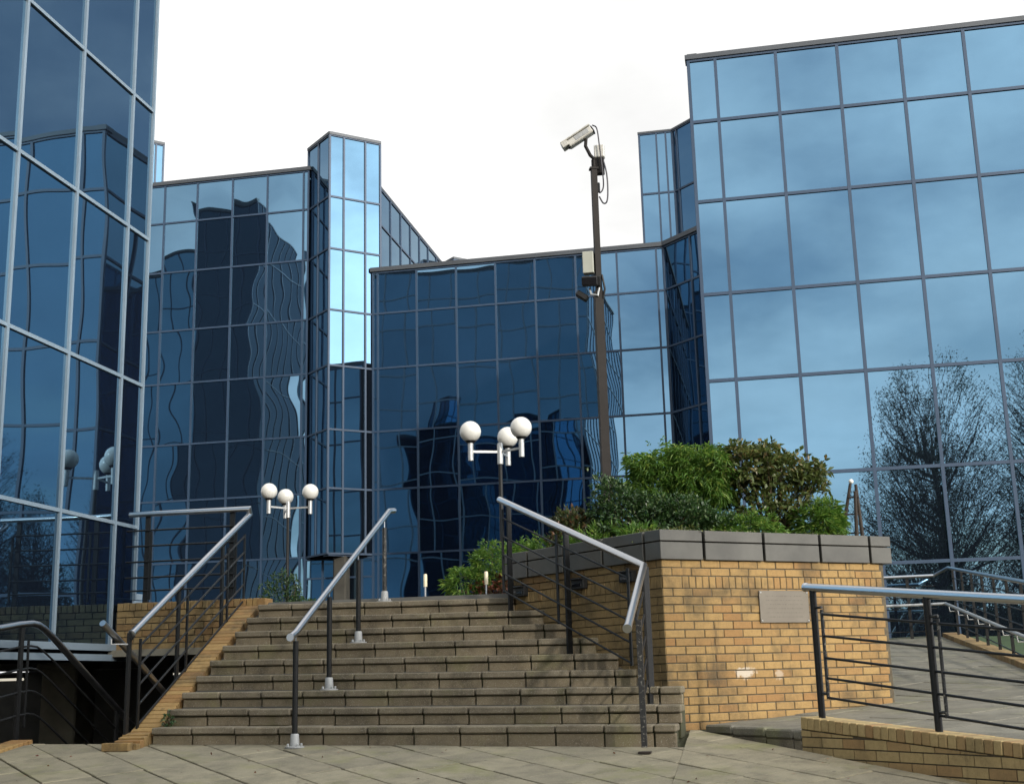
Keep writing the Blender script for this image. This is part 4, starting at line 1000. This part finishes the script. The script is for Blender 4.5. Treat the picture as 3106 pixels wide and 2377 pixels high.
def bush(name, label, base, blobs, mat, n, length, width, droop, seed, clump=4, outb=0.9, upb=0.4, group='shrubs in the planter bed', cat='shrub', shell=0.5, spread=0.5, box=1.0):
    t = thing(name, base, label, cat, group); g = np.random.default_rng(seed); P = []; D_ = []; tips = []
    tot = sum(b_[2] for b_ in blobs)
    for c, r, wgt in blobs:
        k = int(n*wgt/tot/clump); p, d = blob_pts(g, k, c, r, shell=shell, box=box)
        tips += [p[i] for i in g.choice(k, min(9, k), replace=False)]
        for _ in range(clump):
            dd = d*outb+g.normal(size=(k, 3))*spread+np.array([0, 0, upb])
            P.append(p+g.normal(size=(k, 3))*length*0.12); D_.append(dd)
    P = np.concatenate(P); D_ = np.concatenate(D_)
    leaves('foliage', mat, t, P, D_, length, width, droop=droop, seed=seed)
    stems(t, base, tips, 0.008)
    return t
SZ = 1.2
bush('bamboo_clump', 'tall bright green bamboo clump with grassy leaves in the middle of the planter', (-0.85, 13.7, SZ),
     [((-1.07, 13.6, 2.03), (0.36, 0.40, 0.34), 1.1), ((-0.62, 13.6, 2.07), (0.36, 0.40, 0.32), 1.1), ((-0.85, 13.6, 1.65), (0.52, 0.45, 0.42), .9)], L_BAMB, 26000, 0.082, 0.0105, 0.5, 11, clump=5, upb=0.2, shell=0.35, spread=0.8, box=0.72)
bush('glossy_evergreen_shrub', 'dark glossy evergreen shrub in front of the bamboo', (-1.15, 12.9, SZ),
     [((-1.3, 12.95, 1.52), (0.42, 0.36, 0.36), 1.0), ((-0.85, 12.85, 1.50), (0.40, 0.32, 0.30), .9), ((-1.55, 13.15, 1.72), (0.26, 0.25, 0.36), .6), ((-0.5, 12.9, 1.42), (0.3, 0.28, 0.2), .4)], L_DARK, 11000, 0.055, 0.024, 0.15, 12, clump=4, shell=0.4, spread=0.7)
bush('red_tipped_shrub', 'small red-tipped shrub at the left end of the planter', (-1.95, 13.3, SZ),
     [((-1.95, 13.25, 1.42), (0.30, 0.28, 0.26), 1.0), ((-2.02, 13.3, 1.6), (0.18, 0.16, 0.14), .5)], L_MIXR, 2200, 0.07, 0.025, 0.1, 13, clump=4, upb=0.7)
bush('bronze_leaved_shrub', 'tall open shrub with bronze green leaves right of the bamboo', (0.08, 13.8, SZ),
     [((-0.12, 13.6, 2.10), (0.34, 0.34, 0.25), .9), ((0.24, 13.7, 2.10), (0.30, 0.30, 0.20), .7), ((-0.02, 13.6, 1.68), (0.30, 0.30, 0.28), .6), ((0.52, 13.75, 1.96), (0.22, 0.2, 0.14), .35), ((0.62, 13.75, 2.06), (0.12, 0.12, 0.10), .12), ((-0.22, 13.6, 2.32), (.15, .2, .10), .16), ((0.1, 13.6, 2.3), (.12, .14, .09), .12), ((0.3, 13.6, 1.75), (.2, .2, .14), .16)], L_PHOT, 4300, 0.085, 0.036, 0.2, 14, clump=4, upb=0.5, shell=0.3, spread=0.7)
bush('small_bamboo_clump', 'low bright bamboo clump at the right end of the planter', (0.55, 13.65, SZ),
     [((0.55, 13.55, 1.45), (0.26, 0.25, 0.26), 1.0), ((0.68, 13.6, 1.52), (0.14, 0.16, 0.2), .4)], L_BAMB, 4600, 0.085, 0.011, 0.35, 15, clump=5, upb=0.2)
bush('bushy_bamboo_clump', 'low bamboo tuft spilling towards the coping under the bronze shrub', (-0.12, 13.0, SZ),
     [((-0.15, 12.95, 1.36), (0.34, 0.26, 0.20), 1.0), ((-0.32, 12.8, 1.3), (0.2, 0.2, 0.14), .4)], L_BAMB, 3800, 0.085, 0.011, 0.4, 16, clump=5, upb=0.3)
bush('grassy_tuft', 'bright grassy tuft behind the coping on the stair side', (-1.75, 12.75, SZ),
     [((-1.65, 12.75, 1.28), (0.32, 0.2, 0.16), 1.0), ((-1.2, 12.3, 1.27), (0.24, 0.16, 0.13), .6)], L_BAMB, 1100, 0.13, 0.011, 0.3, 17, clump=5, upb=0.9)
# ground cover along the coping
g = np.random.default_rng(21); t_ = g.random(2600); sgn = g.random(2600) < 0.62
px = np.where(sgn, PC[0]+np.cos(FA)*t_*2.5, PC[0]+np.cos(LA)*t_*2.2); py = np.where(sgn, PC[1]+np.sin(FA)*t_*2.5, PC[1]+np.sin(LA)*t_*2.2)
px = px+np.where(sgn, -math.sin(FA), math.sin(LA))*g.uniform(.26, .55, 2600); py = py+np.where(sgn, math.cos(FA), -math.cos(LA))*g.uniform(.26, .55, 2600)
gc = leaves('ground_cover', L_COVER, None, np.stack([px, py, 1.19+g.random(2600)*0.13], 1), g.normal(size=(2600, 3))*.6+np.array([0, 0, .5]), 0.05, 0.018, seed=21)
tag(gc, 'low yellowish green ground cover just behind the planter coping', 'ground cover', kind='stuff')
bush('bamboo_bush', 'rounded bright bamboo bush at the top of the steps', (-3.3, 15.5, 0.9),
     [((-3.3, 15.45, 1.40), (0.30, 0.3, 0.24), 1.0), ((-3.66, 15.35, 1.12), (0.24, 0.24, 0.22), .7), ((-2.9, 15.5, 1.45), (0.2, .2, .2), .4)], L_BAMB, 5200, 0.085, 0.011, 0.35, 31, clump=5, upb=0.3, group='plants at the stair top')
bush('red_leaved_plant', 'red-leaved plant around the bollard light at the stair top', (-3.2, 15.25, 0.9),
     [((-3.1, 15.3, 1.10), (0.20, 0.14, 0.14), 1.0), ((-3.42, 15.25, 1.06), (0.16, 0.12, 0.1), .6), ((-3.1, 15.3, 1.2), (.12, .1, .08), .3)], L_RED, 700, 0.06, 0.032, 0.1, 32, clump=4, group='plants at the stair top')
bush('conical_shrub', 'dark rounded shrub at the foot of the smaller lamp post', (-9.45, 24.0, TERR),
     [((-9.5, 24.0, 1.62), (0.42, 0.4, 0.52), 1.0), ((-9.05, 24.0, 1.35), (0.3, 0.3, 0.3), .4)], L_DARK, 4200, 0.07, 0.022, 0.2, 33, clump=4, group='plants on the terrace')
bush('stair_top_tuft', 'green tuft behind the planter railing below the coping', (-2.35, 13.75, SZ),
     [((-2.3, 13.6, 1.3), (0.3, 0.26, 0.16), 1.0), ((-2.45, 14.2, 1.35), (0.2, 0.3, 0.2), .5)], L_BAMB, 1000, 0.11, 0.013, 0.3, 34, clump=5, upb=0.6)
# weed in the stair corner
bush('corner_weed', 'small weed growing in the corner of the second step', (-5.47, 11.10, O.z), [((-5.46, 11.08, O.z+0.06), (0.05, 0.04, 0.06), 1)], L_DARK, 90, 0.035, 0.018, 0.1, 41, clump=3, group=None, cat='weed')
# fallen leaves on the paving
g = np.random.default_rng(5)
nl_ = 70; lx = g.uniform(-6.3, 0.8, nl_); ly = g.uniform(8.6, 10.7, nl_)
lp = np.stack([lx, ly, [gz(a, b_)+0.008 for a, b_ in zip(lx, ly)]], 1)
fl2 = leaves('leaf_litter', L_RED, None, lp, g.normal(size=(nl_, 3))*np.array([1, 1, .05]), 0.03, 0.016, droop=0.0, fold=0.1, seed=6)
tag(fl2, 'few small brown fallen leaves on the paving', 'fallen leaves', kind='stuff')

# ------------------------------------------------------------------ winter trees behind the viewer (seen in the glass)
def tree(name, base, H, RAD, seed, label, ntwig, nleaf, low=0.16):
    t = thing(name, base, label, 'tree', 'trees mirrored in the glass'); rg = random.Random(seed); g_ = np.random.default_rng(seed)
    bx, by, bz0 = base; bt = MB(); bc = MB()
    cz = bz0+H*(low+(1-low)*0.46); rz3 = H*(1-low)*0.54
    def env(p):    # inside the crown?
        q = ((p[0]-bx)/RAD, (p[1]-by)/RAD, (p[2]-cz)/rz3); a = math.atan2(q[1], q[0])
        lim = 1+0.16*math.sin(3*a+seed)+0.12*math.sin(5*q[2]+2*a+seed*2)
        return q[0]**2+q[1]**2+q[2]**2 < lim*lim
    bt.tube([(bx, by, bz0-.1), (bx+jit(.1), by, bz0+H*0.2), (bx+jit(.25), by+jit(.2), bz0+H*0.5), (bx+jit(.3), by+jit(.3), bz0+H*0.8)], [H*.018, H*.014, H*.009, H*.003], 8, caps=False)
    limbs = []
    for i in range(44):
        z0 = bz0+H*rg.uniform(0.10, 0.72); az = rg.uniform(0, 6.283); L_ = RAD*rg.uniform(0.7, 1.25); rise = rg.uniform(0.15, 1.1)
        pts = [Vector((bx, by, z0))]
        for k in range(1, 5):
            f = k/4; pts.append(Vector((bx+math.cos(az)*L_*f**0.8*0.75+jit(.15), by+math.sin(az)*L_*f**0.8*0.75+jit(.15), z0+L_*rise*f**1.25+jit(.1))))
        while len(pts) > 2 and not env(pts[-1]): pts.pop()
        bt.tube(pts, [H*.0055, H*.0042, H*.003, H*.0018, H*.0006][5-len(pts):], 5, caps=False)
        for k in range(len(pts)-1):
            for u_ in (0.3, 0.8): limbs.append(pts[k].lerp(pts[k+1], u_))
    tips = []; n_ = 0
    while n_ < ntwig:
        q = Vector((rg.gauss(0, 1), rg.gauss(0, 1), rg.gauss(0, 1))).normalized()*(rg.random()**0.42)*1.12
        e_ = Vector((bx+q.x*RAD, by+q.y*RAD, cz+q.z*rz3))
        if not env(e_) or math.sin(1.9*e_.x+seed)*math.sin(1.7*e_.z)*math.sin(1.5*e_.y+1) > 0.42: continue
        back = Vector((bx-e_.x, by-e_.y, -RAD*0.9)).normalized(); L_ = rg.uniform(0.5, 1.5)
        o_ = e_+back*L_+Vector((jit(.2), jit(.2), jit(.2))); m_ = (o_+e_)*.5+Vector((jit(.12), jit(.12), jit(.1)))
        bc.tube([o_, m_, e_], [0.014, 0.010, 0.005], 3, caps=False); tips.append(e_); tips.append(m_); n_ += 1
    bt.build('trunk', BARK, t, True); bc.build('twigs', BARK, t)
    tp = np.array([tuple(x) for x in tips]); k = g_.integers(0, len(tp), nleaf)
    leaves('crown', L_TREE, t, tp[k]+g_.normal(size=(nleaf, 3))*0.15, g_.normal(size=(nleaf, 3))+np.array([0, 0, -.2]), 0.10, 0.055, seed=seed)
    return t
tree('garden_tree', (7.4, -9.5, -2.65), 16.0, 3.9, 51, 'leafy rounded tree mirrored in the right-hand glass block', 4800, 52000, 0.0)
tree('winter_tree', (12.9, -10.0, -2.65), 17.2, 3.6, 52, 'taller twiggy tree mirrored at the right edge of the glass block', 4800, 30000, 0.0)
tree('shade_tree', (17.2, -11.5, -2.65), 17.5, 2.6, 55, 'tall tree dappling the steps with shade, mirrored at the left edge', 2600, 4000)
tree('winter_tree', (21.2, -9.0, -2.65), 12.0, 2.8, 53, 'small bare tree mirrored low in the near left glass block', 3600, 16000, 0.0)
tree('winter_tree', (25.6, -10.5, -2.65), 15.2, 3.2, 54, 'tall bare tree mirrored in the near left glass block', 4000, 18000, 0.0)
tree('winter_tree', (31.0, -10.0, -2.65), 16.0, 3.4, 56, 'bare tree mirrored nearest the picture edge in the left glass block', 4000, 18000, 0.0)
# dense dark hedge belt below the trees
hd = thing('dark_hedge', (18, -14, -2.65), 'tall dark hedge below the trees, showing as the black base of the reflections', 'hedge')
g = np.random.default_rng(77); nh = 26000
hx = g.uniform(3.5, 36, nh); top_h = 5.4+np.clip((hx-14)/4, 0, 1)*2.2+1.1*np.sin(hx*0.9)+0.7*np.sin(hx*2.3+1); hz = -2.65+top_h*g.random(nh)**0.8; hy = -13.6+g.normal(size=nh)*0.55
leaves('foliage', L_DARK, hd, np.stack([hx, hy, hz], 1), g.normal(size=(nh, 3)), 0.30, 0.16, seed=78)
b = MB()
for i in range(41): b.tube([(3.8+i*0.79, -13.6+jit(.2), -2.7), (3.8+i*0.79+jit(.4), -13.6+jit(.3), 1.2)], [0.06, 0.02], 5)
b.build('stems', BARK, hd)
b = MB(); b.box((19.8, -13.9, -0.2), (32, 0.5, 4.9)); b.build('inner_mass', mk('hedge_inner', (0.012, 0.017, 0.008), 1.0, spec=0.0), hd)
